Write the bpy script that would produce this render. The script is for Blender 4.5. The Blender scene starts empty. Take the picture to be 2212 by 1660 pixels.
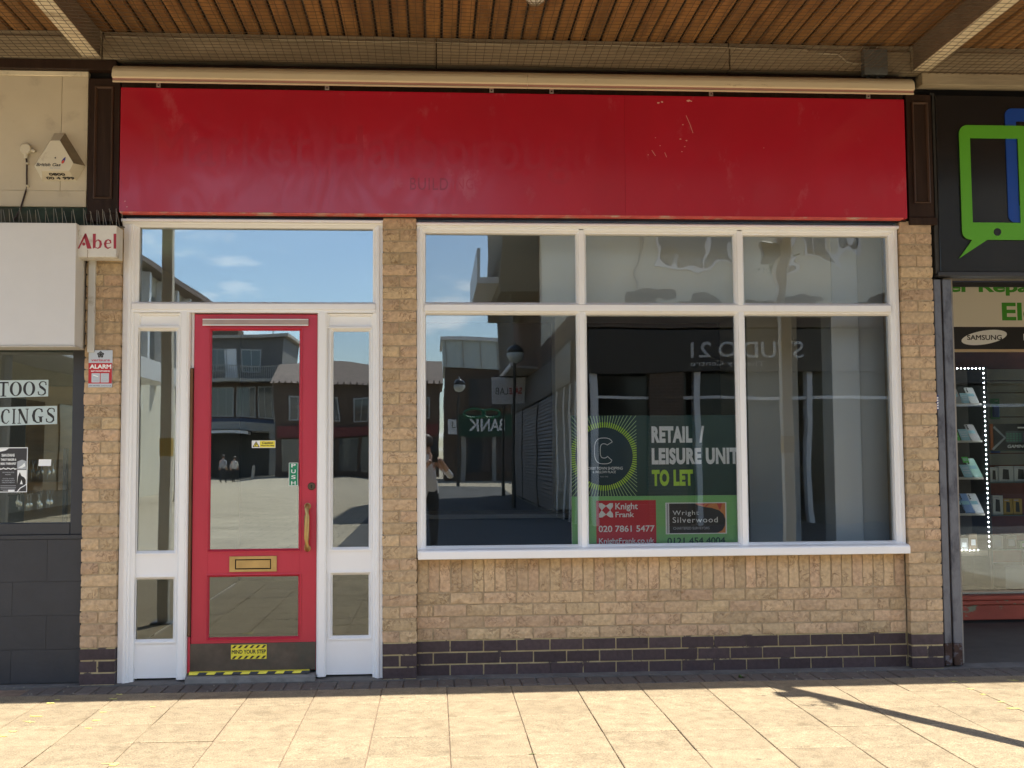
import bpy, bmesh, math, random
from mathutils import Vector, Matrix, Euler, noise as mnoise
R = math.radians
rnd = random.Random(7)

# ------------------------------------------------------------------ camera
scene = bpy.context.scene
COL = scene.collection
FPX, CX, CY = 1.0994*2212, 1106.0, 830.0         # focal length / centre, on a 2212 px wide picture
CAM = Vector((0, -7.6, 1.475))
YAW, PITCH, ROLL = R(3.9217), R(3.686), R(-.3772)
_f = Vector((math.sin(YAW)*math.cos(PITCH), math.cos(YAW)*math.cos(PITCH), math.sin(PITCH)))
_r0 = Vector((math.cos(YAW), -math.sin(YAW), 0)); _u0 = _r0.cross(_f)
_r = math.cos(ROLL)*_r0 + math.sin(ROLL)*_u0
_u = -math.sin(ROLL)*_r0 + math.cos(ROLL)*_u0
cd = bpy.data.cameras.new('camera'); cam = bpy.data.objects.new('camera', cd); COL.objects.link(cam)
cd.sensor_fit = 'HORIZONTAL'; cd.sensor_width = 36; cd.lens = 36*1.0994
cd.clip_start = .02; cd.clip_end = 3000
m = Matrix.Identity(4)
for i, v in enumerate((_r, _u, -_f)):
    for j in range(3): m[j][i] = v[j]
m.translation = CAM
cam.matrix_world = m
scene.camera = cam

# ------------------------------------------------------------------ world, sun, exposure
SUN_EL = R(57.6)
SUN_DIR = Vector((.46, -.885, 0)).normalized()        # horizontal direction towards the sun
world = bpy.data.worlds.new('World'); scene.world = world; world.use_nodes = True
wn, wl = world.node_tree.nodes, world.node_tree.links
for n in list(wn): wn.remove(n)
wo = wn.new('ShaderNodeOutputWorld'); bg = wn.new('ShaderNodeBackground')
sky = wn.new('ShaderNodeTexSky'); sky.sky_type = 'NISHITA'; sky.sun_disc = False
sky.sun_elevation = SUN_EL; sky.sun_rotation = math.atan2(SUN_DIR.x, SUN_DIR.y)
sky.air_density = 1.0; sky.dust_density = .6; sky.ozone_density = 2.5; sky.altitude = 80
tc = wn.new('ShaderNodeTexCoord'); sp = wn.new('ShaderNodeSeparateXYZ'); wl.new(tc.outputs['Generated'], sp.inputs[0])
ad = wn.new('ShaderNodeMath'); ad.operation = 'ADD'; wl.new(sp.outputs['Z'], ad.inputs[0]); ad.inputs[1].default_value = .16
dv = wn.new('ShaderNodeVectorMath'); dv.operation = 'DIVIDE'; wl.new(tc.outputs['Generated'], dv.inputs[0])
cb = wn.new('ShaderNodeCombineXYZ')
for i in range(3): wl.new(ad.outputs[0], cb.inputs[i])
wl.new(cb.outputs[0], dv.inputs[1])
cn = wn.new('ShaderNodeTexNoise'); cn.inputs['Scale'].default_value = 1.9; cn.inputs['Detail'].default_value = 7; cn.inputs['Roughness'].default_value = .55
wl.new(dv.outputs[0], cn.inputs['Vector'])
cr = wn.new('ShaderNodeValToRGB'); cr.color_ramp.elements[0].position = .55; cr.color_ramp.elements[1].position = .68
wl.new(cn.outputs[0], cr.inputs[0])
cm = wn.new('ShaderNodeMixRGB'); wl.new(cr.outputs[0], cm.inputs[0]); wl.new(sky.outputs[0], cm.inputs[1]); cm.inputs[2].default_value = (9.5, 9.6, 9.8, 1)
wl.new(cm.outputs[0], bg.inputs[0]); bg.inputs[1].default_value = .115
wl.new(bg.outputs[0], wo.inputs[0])
sl = bpy.data.lights.new('sun', 'SUN'); sl.energy = 4.3; sl.angle = R(.53); sl.color = (1, .95, .86)
so = bpy.data.objects.new('sun', sl); COL.objects.link(so)
sd = Vector((SUN_DIR.x*math.cos(SUN_EL), SUN_DIR.y*math.cos(SUN_EL), math.sin(SUN_EL)))
so.rotation_euler = sd.to_track_quat('Z', 'Y').to_euler(); so.location = sd*30
scene.view_settings.view_transform = 'Standard'; scene.view_settings.look = 'None'
scene.view_settings.exposure = 1.64; scene.view_settings.gamma = 1
scene.view_settings.use_curve_mapping = False
scene.cycles.max_bounces = 8; scene.cycles.diffuse_bounces = 4; scene.cycles.glossy_bounces = 4; scene.cycles.transparent_max_bounces = 14
scene.cycles.caustics_reflective = False; scene.cycles.caustics_refractive = False

# ------------------------------------------------------------------ pixel helpers (photograph pixel -> direction, plane gives the distance)
def ray(u, v): return _r*(u-CX)/FPX - _u*(v-CY)/FPX + _f
def P(u, v, y=0):
    d = ray(u, v); p = CAM + d*((y-CAM.y)/d.y); return p.x, p.z
def G(u, v, z=0):
    d = ray(u, v); p = CAM + d*((z-CAM.z)/d.z); return p.x, p.y
def RC(u0, v0, u1, v1, y=0):
    a, b, c, d = P(u0, v0, y), P(u1, v0, y), P(u0, v1, y), P(u1, v1, y)
    return (a[0]+c[0])/2, (b[0]+d[0])/2, (c[1]+d[1])/2, (a[1]+b[1])/2      # x0 x1 z0 z1
K = 2212/3628
def crop(ox, oy, s): return lambda x, y: ((ox+x/s)*K, (oy+y/s)*K)

# ------------------------------------------------------------------ materials
MATS = {}
def mat(name, col, rough=.6, metal=0, var=0, vscale=8, bump=0, bscale=60, spec=.5, dirt=None, dscale=3, dlo=.5, dhi=.7,
        emit=None, estr=0, rand=0, stretch=(1, 1, 1), coat=0, rvar=None, fine=0):
    if name in MATS: return MATS[name]
    mt = bpy.data.materials.new(name); mt.use_nodes = True; nt = mt.node_tree; N, L = nt.nodes, nt.links
    b = N['Principled BSDF']; b.inputs['Roughness'].default_value = rough; b.inputs['Metallic'].default_value = metal
    b.inputs['Specular IOR Level'].default_value = spec; b.inputs['Coat Weight'].default_value = coat
    c4 = (*col, 1); b.inputs['Base Color'].default_value = c4
    if var or bump or dirt or rand or rvar:
        t = N.new('ShaderNodeTexCoord'); oi = N.new('ShaderNodeObjectInfo')
        mp = N.new('ShaderNodeMapping'); mp.inputs['Scale'].default_value = stretch
        mul = N.new('ShaderNodeMath'); mul.operation = 'MULTIPLY'; mul.inputs[1].default_value = 37.0; L.new(oi.outputs['Random'], mul.inputs[0])
        av = N.new('ShaderNodeVectorMath'); av.operation = 'ADD'
        L.new(t.outputs['Object'], mp.inputs[0]); L.new(mp.outputs[0], av.inputs[0]); L.new(mul.outputs[0], av.inputs[1])
        vec = av.outputs[0]; cur = None
        if var:
            n = N.new('ShaderNodeTexNoise'); n.inputs['Scale'].default_value = vscale; n.inputs['Detail'].default_value = 6; n.inputs['Roughness'].default_value = .62
            L.new(vec, n.inputs['Vector'])
            mr = N.new('ShaderNodeMapRange'); mr.inputs[1].default_value = .3; mr.inputs[2].default_value = .7
            mr.inputs[3].default_value = 1-var; mr.inputs[4].default_value = 1+var; L.new(n.outputs[0], mr.inputs[0])
            mx = N.new('ShaderNodeMixRGB'); mx.blend_type = 'MULTIPLY'; mx.inputs[0].default_value = 1; mx.inputs[1].default_value = c4
            L.new(mr.outputs[0], mx.inputs[2]); cur = mx.outputs[0]
        if fine:
            n = N.new('ShaderNodeTexNoise'); n.inputs['Scale'].default_value = 130; n.inputs['Detail'].default_value = 3
            L.new(vec, n.inputs['Vector'])
            mr = N.new('ShaderNodeMapRange'); mr.inputs[1].default_value = .3; mr.inputs[2].default_value = .7; mr.inputs[3].default_value = 1-fine; mr.inputs[4].default_value = 1+fine; L.new(n.outputs[0], mr.inputs[0])
            mx = N.new('ShaderNodeMixRGB'); mx.blend_type = 'MULTIPLY'; mx.inputs[0].default_value = 1
            if cur: L.new(cur, mx.inputs[1])
            else: mx.inputs[1].default_value = c4
            L.new(mr.outputs[0], mx.inputs[2]); cur = mx.outputs[0]
        if rvar:
            n = N.new('ShaderNodeTexNoise'); n.inputs['Scale'].default_value = rvar[2]; n.inputs['Detail'].default_value = 7; n.inputs['Distortion'].default_value = 2.5
            L.new(vec, n.inputs['Vector'])
            mr = N.new('ShaderNodeMapRange'); mr.inputs[1].default_value = .38; mr.inputs[2].default_value = .66; mr.inputs[3].default_value = rvar[0]; mr.inputs[4].default_value = rvar[1]; L.new(n.outputs[0], mr.inputs[0])
            L.new(mr.outputs[0], b.inputs['Roughness'])
        if rand:
            mr = N.new('ShaderNodeMapRange'); mr.inputs[3].default_value = 1-rand; mr.inputs[4].default_value = 1+rand; L.new(oi.outputs['Random'], mr.inputs[0])
            mx = N.new('ShaderNodeMixRGB'); mx.blend_type = 'MULTIPLY'; mx.inputs[0].default_value = 1
            if cur: L.new(cur, mx.inputs[1])
            else: mx.inputs[1].default_value = c4
            L.new(mr.outputs[0], mx.inputs[2]); cur = mx.outputs[0]
        if dirt:
            n = N.new('ShaderNodeTexNoise'); n.inputs['Scale'].default_value = dscale; n.inputs['Detail'].default_value = 8; n.inputs['Roughness'].default_value = .65
            L.new(vec, n.inputs['Vector'])
            mr = N.new('ShaderNodeMapRange'); mr.inputs[1].default_value = dlo; mr.inputs[2].default_value = dhi; L.new(n.outputs[0], mr.inputs[0])
            mx = N.new('ShaderNodeMixRGB'); L.new(mr.outputs[0], mx.inputs[0])
            if cur: L.new(cur, mx.inputs[1])
            else: mx.inputs[1].default_value = c4
            mx.inputs[2].default_value = (*dirt, 1); cur = mx.outputs[0]
        if cur: L.new(cur, b.inputs['Base Color'])
        if bump:
            n = N.new('ShaderNodeTexNoise'); n.inputs['Scale'].default_value = bscale; n.inputs['Detail'].default_value = 5
            L.new(vec, n.inputs['Vector'])
            bp = N.new('ShaderNodeBump'); bp.inputs['Strength'].default_value = bump; bp.inputs['Distance'].default_value = .01
            L.new(n.outputs[0], bp.inputs['Height']); L.new(bp.outputs[0], b.inputs['Normal'])
    if emit: b.inputs['Emission Color'].default_value = (*emit, 1); b.inputs['Emission Strength'].default_value = estr
    MATS[name] = mt; return mt

def glass(name, fac=.2, tint=(.93, .96, .95), wave=0, wscale=1.5):
    mt = bpy.data.materials.new(name); mt.use_nodes = True; nt = mt.node_tree; N, L = nt.nodes, nt.links
    for n in list(N): N.remove(n)
    o = N.new('ShaderNodeOutputMaterial'); mx = N.new('ShaderNodeMixShader'); tr = N.new('ShaderNodeBsdfTransparent'); gl = N.new('ShaderNodeBsdfGlossy')
    tr.inputs[0].default_value = (*tint, 1); gl.inputs['Roughness'].default_value = .0; gl.inputs['Color'].default_value = (.90, .97, 1.0, 1)
    fr = N.new('ShaderNodeFresnel'); fr.inputs[0].default_value = 1.5
    ma = N.new('ShaderNodeMath'); ma.operation = 'ADD'; ma.inputs[1].default_value = fac-.04; ma.use_clamp = True
    L.new(fr.outputs[0], ma.inputs[0]); L.new(ma.outputs[0], mx.inputs[0]); L.new(tr.outputs[0], mx.inputs[1]); L.new(gl.outputs[0], mx.inputs[2]); L.new(mx.outputs[0], o.inputs[0])
    if wave:
        t = N.new('ShaderNodeTexCoord'); n = N.new('ShaderNodeTexNoise'); n.inputs['Scale'].default_value = wscale; n.inputs['Detail'].default_value = 1.5
        L.new(t.outputs['Object'], n.inputs['Vector'])
        bp = N.new('ShaderNodeBump'); bp.inputs['Strength'].default_value = 1; bp.inputs['Distance'].default_value = wave
        L.new(n.outputs[0], bp.inputs['Height']); L.new(bp.outputs[0], gl.inputs['Normal'])
    MATS[name] = mt; return mt

def brick_mat(name, col, crease, cstr=1.0, rand=.12, rough=.85):
    """wire-cut facing brick: per-brick tone, dragged creases and pits"""
    mt = bpy.data.materials.new(name); mt.use_nodes = True; nt = mt.node_tree; N, L = nt.nodes, nt.links
    b = N['Principled BSDF']; b.inputs['Roughness'].default_value = rough; b.inputs['Specular IOR Level'].default_value = .3
    t = N.new('ShaderNodeTexCoord'); oi = N.new('ShaderNodeObjectInfo')
    mul = N.new('ShaderNodeMath'); mul.operation = 'MULTIPLY'; mul.inputs[1].default_value = 53.0; L.new(oi.outputs['Random'], mul.inputs[0])
    av = N.new('ShaderNodeVectorMath'); av.operation = 'ADD'; L.new(t.outputs['Object'], av.inputs[0]); L.new(mul.outputs[0], av.inputs[1])
    n = N.new('ShaderNodeTexNoise'); n.inputs['Scale'].default_value = 17; n.inputs['Detail'].default_value = 3; n.inputs['Distortion'].default_value = 1.6
    L.new(av.outputs[0], n.inputs['Vector'])
    s = N.new('ShaderNodeMath'); s.operation = 'SUBTRACT'; s.inputs[1].default_value = .5; L.new(n.outputs[0], s.inputs[0])
    a = N.new('ShaderNodeMath'); a.operation = 'ABSOLUTE'; L.new(s.outputs[0], a.inputs[0])
    mr = N.new('ShaderNodeMapRange'); mr.inputs[1].default_value = .0; mr.inputs[2].default_value = .035; mr.inputs[3].default_value = 1; mr.inputs[4].default_value = 0; L.new(a.outputs[0], mr.inputs[0])
    n2 = N.new('ShaderNodeTexNoise'); n2.inputs['Scale'].default_value = 9; L.new(av.outputs[0], n2.inputs['Vector'])
    mr2 = N.new('ShaderNodeMapRange'); mr2.inputs[1].default_value = .46; mr2.inputs[2].default_value = .62; L.new(n2.outputs[0], mr2.inputs[0])
    cf = N.new('ShaderNodeMath'); cf.operation = 'MULTIPLY'; L.new(mr.outputs[0], cf.inputs[0]); L.new(mr2.outputs[0], cf.inputs[1])
    cf2 = N.new('ShaderNodeMath'); cf2.operation = 'MULTIPLY'; L.new(cf.outputs[0], cf2.inputs[0]); cf2.inputs[1].default_value = .75*cstr
    n3 = N.new('ShaderNodeTexNoise'); n3.inputs['Scale'].default_value = 40; n3.inputs['Detail'].default_value = 6; L.new(av.outputs[0], n3.inputs['Vector'])
    v3 = N.new('ShaderNodeMapRange'); v3.inputs[1].default_value = .3; v3.inputs[2].default_value = .7; v3.inputs[3].default_value = .82; v3.inputs[4].default_value = 1.16; L.new(n3.outputs[0], v3.inputs[0])
    rv = N.new('ShaderNodeMapRange'); rv.inputs[3].default_value = 1-rand; rv.inputs[4].default_value = 1+rand; L.new(oi.outputs['Random'], rv.inputs[0])
    # tone also shifts red/yellow from brick to brick
    hs = N.new('ShaderNodeHueSaturation'); hs.inputs['Color'].default_value = (*col, 1)
    fr = N.new('ShaderNodeMath'); fr.operation = 'FRACT'; L.new(mul.outputs[0], fr.inputs[0])
    hr = N.new('ShaderNodeMapRange'); hr.inputs[3].default_value = .494; hr.inputs[4].default_value = .510; L.new(fr.outputs[0], hr.inputs[0]); L.new(hr.outputs[0], hs.inputs['Hue'])
    m1 = N.new('ShaderNodeMixRGB'); m1.blend_type = 'MULTIPLY'; m1.inputs[0].default_value = 1; L.new(hs.outputs[0], m1.inputs[1]); L.new(v3.outputs[0], m1.inputs[2])
    m2 = N.new('ShaderNodeMixRGB'); m2.blend_type = 'MULTIPLY'; m2.inputs[0].default_value = 1; L.new(m1.outputs[0], m2.inputs[1]); L.new(rv.outputs[0], m2.inputs[2])
    m3 = N.new('ShaderNodeMixRGB'); L.new(cf2.outputs[0], m3.inputs[0]); L.new(m2.outputs[0], m3.inputs[1]); m3.inputs[2].default_value = (*crease, 1)
    L.new(m3.outputs[0], b.inputs['Base Color'])
    h = N.new('ShaderNodeMath'); h.operation = 'SUBTRACT'; L.new(n3.outputs[0], h.inputs[0]); L.new(cf.outputs[0], h.inputs[1])
    bp = N.new('ShaderNodeBump'); bp.inputs['Strength'].default_value = .8*cstr; bp.inputs['Distance'].default_value = .006; L.new(h.outputs[0], bp.inputs['Height']); L.new(bp.outputs[0], b.inputs['Normal'])
    MATS[name] = mt; return mt

def pattern_mat(name, c1, c2, mortar, bw, bh, ms=.01, rough=.85, axis='xz', offset=.5):
    """far brickwork / paving where single pieces cannot be told apart"""
    mt = bpy.data.materials.new(name); mt.use_nodes = True; nt = mt.node_tree; N, L = nt.nodes, nt.links
    b = N['Principled BSDF']; b.inputs['Roughness'].default_value = rough; b.inputs['Specular IOR Level'].default_value = .25
    t = N.new('ShaderNodeTexCoord'); s = N.new('ShaderNodeSeparateXYZ'); c = N.new('ShaderNodeCombineXYZ'); L.new(t.outputs['Object'], s.inputs[0])
    ix = {'x': 0, 'y': 1, 'z': 2}
    L.new(s.outputs[ix[axis[0]]], c.inputs[0]); L.new(s.outputs[ix[axis[1]]], c.inputs[1])
    br = N.new('ShaderNodeTexBrick'); br.inputs['Scale'].default_value = 1; br.inputs['Brick Width'].default_value = bw; br.inputs['Row Height'].default_value = bh
    br.inputs['Mortar Size'].default_value = ms; br.offset = offset
    br.inputs['Color1'].default_value = (*c1, 1); br.inputs['Color2'].default_value = (*c2, 1); br.inputs['Mortar'].default_value = (*mortar, 1)
    L.new(c.outputs[0], br.inputs['Vector'])
    n = N.new('ShaderNodeTexNoise'); n.inputs['Scale'].default_value = .7; n.inputs['Detail'].default_value = 8; L.new(t.outputs['Object'], n.inputs['Vector'])
    mr = N.new('ShaderNodeMapRange'); mr.inputs[1].default_value = .3; mr.inputs[2].default_value = .7; mr.inputs[3].default_value = .85; mr.inputs[4].default_value = 1.12; L.new(n.outputs[0], mr.inputs[0])
    mx = N.new('ShaderNodeMixRGB'); mx.blend_type = 'MULTIPLY'; mx.inputs[0].default_value = 1; L.new(br.outputs[0], mx.inputs[1]); L.new(mr.outputs[0], mx.inputs[2])
    L.new(mx.outputs[0], b.inputs['Base Color']); MATS[name] = mt; return mt

WHITE = mat('white_gloss_paint', (.87, .87, .86), .34, var=.015, vscale=5, bump=.05, bscale=25, stretch=(1, 1, .25), dirt=(.66, .62, .54), dscale=9, dlo=.68, dhi=.95)
RED = mat('red_gloss_paint', (.50, .022, .048), .38, var=.05, vscale=4, bump=.1, bscale=30, stretch=(2, 2, .3))
FASCIA_RED = mat('red_sign_acrylic', (.41, .012, .028), .16, var=.07, vscale=1.7, dirt=(.50, .11, .13), dscale=4.5, dlo=.60, dhi=.85, rvar=(.15, .26, 3.5), spec=.4, stretch=(1, 1, .6))
GHOST = mat('unfaded_red', (.27, .009, .019), .26)
GHOST2 = mat('part_faded_red', (.393, .0115, .0268), .21)
CHIP = mat('chipped_paint', (.62, .34, .28), .7)
FADED_EDGE = mat('faded_red_edge', (.66, .10, .08), .6, var=.15, vscale=9, dirt=(.6, .42, .3), dscale=6, dlo=.52, dhi=.66)
BRICK = brick_mat('buff_brick', (.51, .362, .222), (.25, .155, .085), .9, .14)
PLINTH = brick_mat('purple_engineering_brick', (.066, .046, .048), (.03, .02, .025), .35, .22, .55)
MORTAR = mat('mortar', (.41, .315, .195), .95, var=.12, vscale=25, bump=.5, bscale=120)
PMORTAR = mat('pale_mortar', (.46, .37, .20), .95, var=.15, vscale=18, bump=.5, bscale=120, dirt=(.10, .08, .07), dscale=7, dlo=.58, dhi=.62)
SLAB = mat('buff_paving_slab', (.262, .203, .124), .9, var=.2, vscale=12, bump=.5, bscale=140, rand=.07, fine=.34, dirt=(.155, .115, .064), dscale=7, dlo=.54, dhi=.80)
def spots(mt, scale, rad, keep, col):
    """sparse dark gum spots and specks"""
    N, L = mt.node_tree.nodes, mt.node_tree.links; b = N['Principled BSDF']; src = b.inputs['Base Color'].links[0].from_socket
    t = N.new('ShaderNodeTexCoord'); oi = N.new('ShaderNodeObjectInfo'); av = N.new('ShaderNodeVectorMath'); av.operation = 'ADD'; L.new(t.outputs['Object'], av.inputs[0]); L.new(oi.outputs['Location'], av.inputs[1])
    v = N.new('ShaderNodeTexVoronoi'); v.inputs['Scale'].default_value = scale; L.new(av.outputs[0], v.inputs['Vector'])
    a = N.new('ShaderNodeMapRange'); a.inputs[1].default_value = rad*.7; a.inputs[2].default_value = rad; a.inputs[3].default_value = 1; a.inputs[4].default_value = 0; L.new(v.outputs['Distance'], a.inputs[0])
    s_ = N.new('ShaderNodeSeparateColor'); L.new(v.outputs['Color'], s_.inputs[0]); g = N.new('ShaderNodeMath'); g.operation = 'LESS_THAN'; g.inputs[1].default_value = keep; L.new(s_.outputs[0], g.inputs[0])
    m_ = N.new('ShaderNodeMath'); m_.operation = 'MULTIPLY'; L.new(a.outputs[0], m_.inputs[0]); L.new(g.outputs[0], m_.inputs[1]); m2 = N.new('ShaderNodeMath'); m2.operation = 'MULTIPLY'; m2.inputs[1].default_value = .6; L.new(m_.outputs[0], m2.inputs[0])
    mx = N.new('ShaderNodeMixRGB'); L.new(m2.outputs[0], mx.inputs[0]); L.new(src, mx.inputs[1]); mx.inputs[2].default_value = (*col, 1); L.new(mx.outputs[0], b.inputs['Base Color'])
spots(SLAB, 4.5, .085, .22, (.10, .075, .05)); spots(SLAB, 16, .10, .10, (.09, .06, .04))
JOINT = mat('sand_joint', (.22, .15, .10), .95, var=.3, vscale=12)
BLOCK = mat('grey_block_paver', (.12, .10, .085), .9, var=.2, vscale=30, bump=.4, bscale=120, rand=.14)
CONC = mat('concrete', (.22, .21, .195), .9, var=.16, vscale=9, bump=.3, bscale=80, dirt=(.10, .09, .08), dscale=4, dlo=.55, dhi=.75)
DARKFLOOR = mat('recess_floor', (.085, .075, .068), .75, var=.2, vscale=4, bump=.15)
BROWN = mat('dark_brown_stain', (.030, .015, .009), .55, spec=.2, var=.3, vscale=5, stretch=(6, 6, .5), dirt=(.05, .03, .02), dscale=5, dlo=.55, dhi=.8)
CREAM = mat('cream_enamel', (.74, .64, .45), .28, var=.06, vscale=5, dirt=(.32, .22, .12), dscale=16, dlo=.66, dhi=.74, stretch=(.35, 1, 1))
CREAMWALL = mat('cream_wall_panel', (.60, .52, .38), .6, var=.05, vscale=3, dirt=(.42, .35, .25), dscale=5, dlo=.58, dhi=.8)
PINK = mat('maroon_reveal', (.34, .17, .13), .5)
TIMBER = mat('weathered_timber', (.31, .255, .17), .85, var=.28, vscale=4, stretch=(.5, 3, 5), bump=.35, bscale=20, dirt=(.42, .35, .24), dscale=2.5, dlo=.5, dhi=.7, rand=.08)
BEAMP = mat('cream_painted_beam', (.80, .70, .50), .7, var=.1, vscale=6, dirt=(.33, .26, .16), dscale=4, dlo=.55, dhi=.75)
BEAMS = mat('brown_beam_side', (.20, .15, .10), .8, var=.2, vscale=7)
BOARD = mat('varnished_soffit_board', (.27, .132, .042), .5, var=.3, vscale=5, stretch=(4, .6, 4), bump=.1, rand=.2, dirt=(.12, .05, .018), dscale=3, dlo=.5, dhi=.75)
DARKGAP = mat('dark_void', (.012, .009, .007), .9)
NETM = mat('brown_netting', (.08, .055, .033), .8)
STEEL = mat('galvanised_steel', (.17, .18, .205), .5, metal=.4, var=.25, vscale=9, dirt=(.075, .078, .095), dscale=9, dlo=.46, dhi=.62, stretch=(1, 1, .5))
RUST = mat('rust', (.055, .028, .018), .9, var=.5, vscale=20, dirt=(.13, .12, .13), dscale=22, dlo=.52, dhi=.6)
ALU = mat('aluminium', (.62, .60, .58), .35, metal=.9)
BRASS = mat('aged_brass', (.46, .31, .12), .42, metal=.8, var=.15, vscale=10, dirt=(.20, .13, .05), dscale=5, dlo=.58, dhi=.9)
BRONZE = mat('bronze_kickplate', (.095, .078, .062), .48, metal=.5, var=.3, vscale=7, dirt=(.06, .07, .06), dscale=3, dlo=.5, dhi=.7)
OLDWOOD = mat('bare_timber', (.16, .085, .04), .85, var=.4, vscale=6, stretch=(8, 8, .6), bump=.4)
YELLOW = mat('yellow_vinyl', (.80, .68, .045), .5)
BLACK = mat('black_vinyl', (.015, .014, .013), .5)
WVIN = mat('white_vinyl', (.78, .79, .78), .45)
GREENV = mat('safety_green', (.0, .22, .10), .45)
CHAR = mat('charcoal_powder_coat', (.032, .033, .037), .5, var=.08, vscale=3)
CHARWALL = mat('charcoal_painted_block', (.030, .031, .035), .55, var=.12, vscale=5, bump=.2, bscale=40)
SIGNWHITE = mat('blank_sign_white', (.66, .65, .63), .4, var=.02)
DIRTYWHITE = mat('dirty_white_sign', (.70, .68, .62), .5, dirt=(.33, .26, .17), dscale=7, dlo=.56, dhi=.72, var=.05)
PURPLE = mat('wine_red_lettering', (.36, .022, .04), .5)
GREENBOARD = mat('mossy_green_board', (.035, .055, .038), .9, var=.5, vscale=8, dirt=(.09, .075, .045), dscale=5)
SPIKE = mat('spike_wire', (.30, .27, .21), .4, metal=.7)
PLAS = mat('cream_plastic', (.66, .60, .46), .4, dirt=(.38, .31, .21), dscale=7, dlo=.6, dhi=.8)
PLASD = mat('brown_plastic', (.24, .19, .12), .6, var=.3, vscale=10)
CABLE = mat('brown_cable', (.04, .02, .016), .6)
CABLEW = mat('pale_cable', (.48, .42, .30), .6)
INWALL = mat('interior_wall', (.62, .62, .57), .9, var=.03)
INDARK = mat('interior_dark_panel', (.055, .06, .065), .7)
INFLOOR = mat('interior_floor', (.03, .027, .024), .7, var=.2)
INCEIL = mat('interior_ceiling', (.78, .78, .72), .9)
GLASS = glass('window_glass', .10, (.985, .995, .99), wave=.0016, wscale=1.3)
GLASSW = glass('wavy_window_glass', .10, (.985, .995, .99), wave=.006, wscale=2.6)
GLASSD = glass('door_glass', .16, wave=.0014, wscale=1.3)
GLASSM = glass('side_light_glass', .15, wave=.0014, wscale=1.3)
GLASSL = glass('clear_low_glass', .07, wave=.0014, wscale=1.3)
GLASSN = glass('neighbour_glass', .09, wave=.0006)
GLASSR = glass('far_glass', .05)

# ------------------------------------------------------------------ object helpers
def link(o, parent=None):
    COL.objects.link(o)
    if parent is not None:
        o.parent = parent
        o.matrix_parent_inverse = Matrix.Translation(-root_loc(parent))
    return o
def root_loc(o):
    v = Vector(o.location)
    return v
def tag(o, label, cat, group=None, kind=None):
    if label: o['label'] = label
    if cat: o['category'] = cat
    if group: o['group'] = group
    if kind: o['kind'] = kind
    return o
def struct(o): o['kind'] = 'structure'; return o
def empty(name, loc, label, cat, group=None):
    o = bpy.data.objects.new(name, None); COL.objects.link(o); o.location = loc; o.empty_display_size = .1
    return tag(o, label, cat, group)
def mesh_obj(name, verts, faces, material, parent=None, smooth=False):
    me = bpy.data.meshes.new(name); me.from_pydata([tuple(v) for v in verts], [], faces)
    bm = bmesh.new(); bm.from_mesh(me); bmesh.ops.recalc_face_normals(bm, faces=bm.faces); bm.to_mesh(me); bm.free()
    if smooth:
        for p in me.polygons: p.use_smooth = True
    me.materials.append(material)
    o = bpy.data.objects.new(name, me); return link(o, parent)
def inst(name, me, loc, parent, rot=None, scale=None):
    o = bpy.data.objects.new(name, me); o.location = loc
    if rot: o.rotation_euler = rot
    if scale: o.scale = scale
    return link(o, parent)

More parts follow.
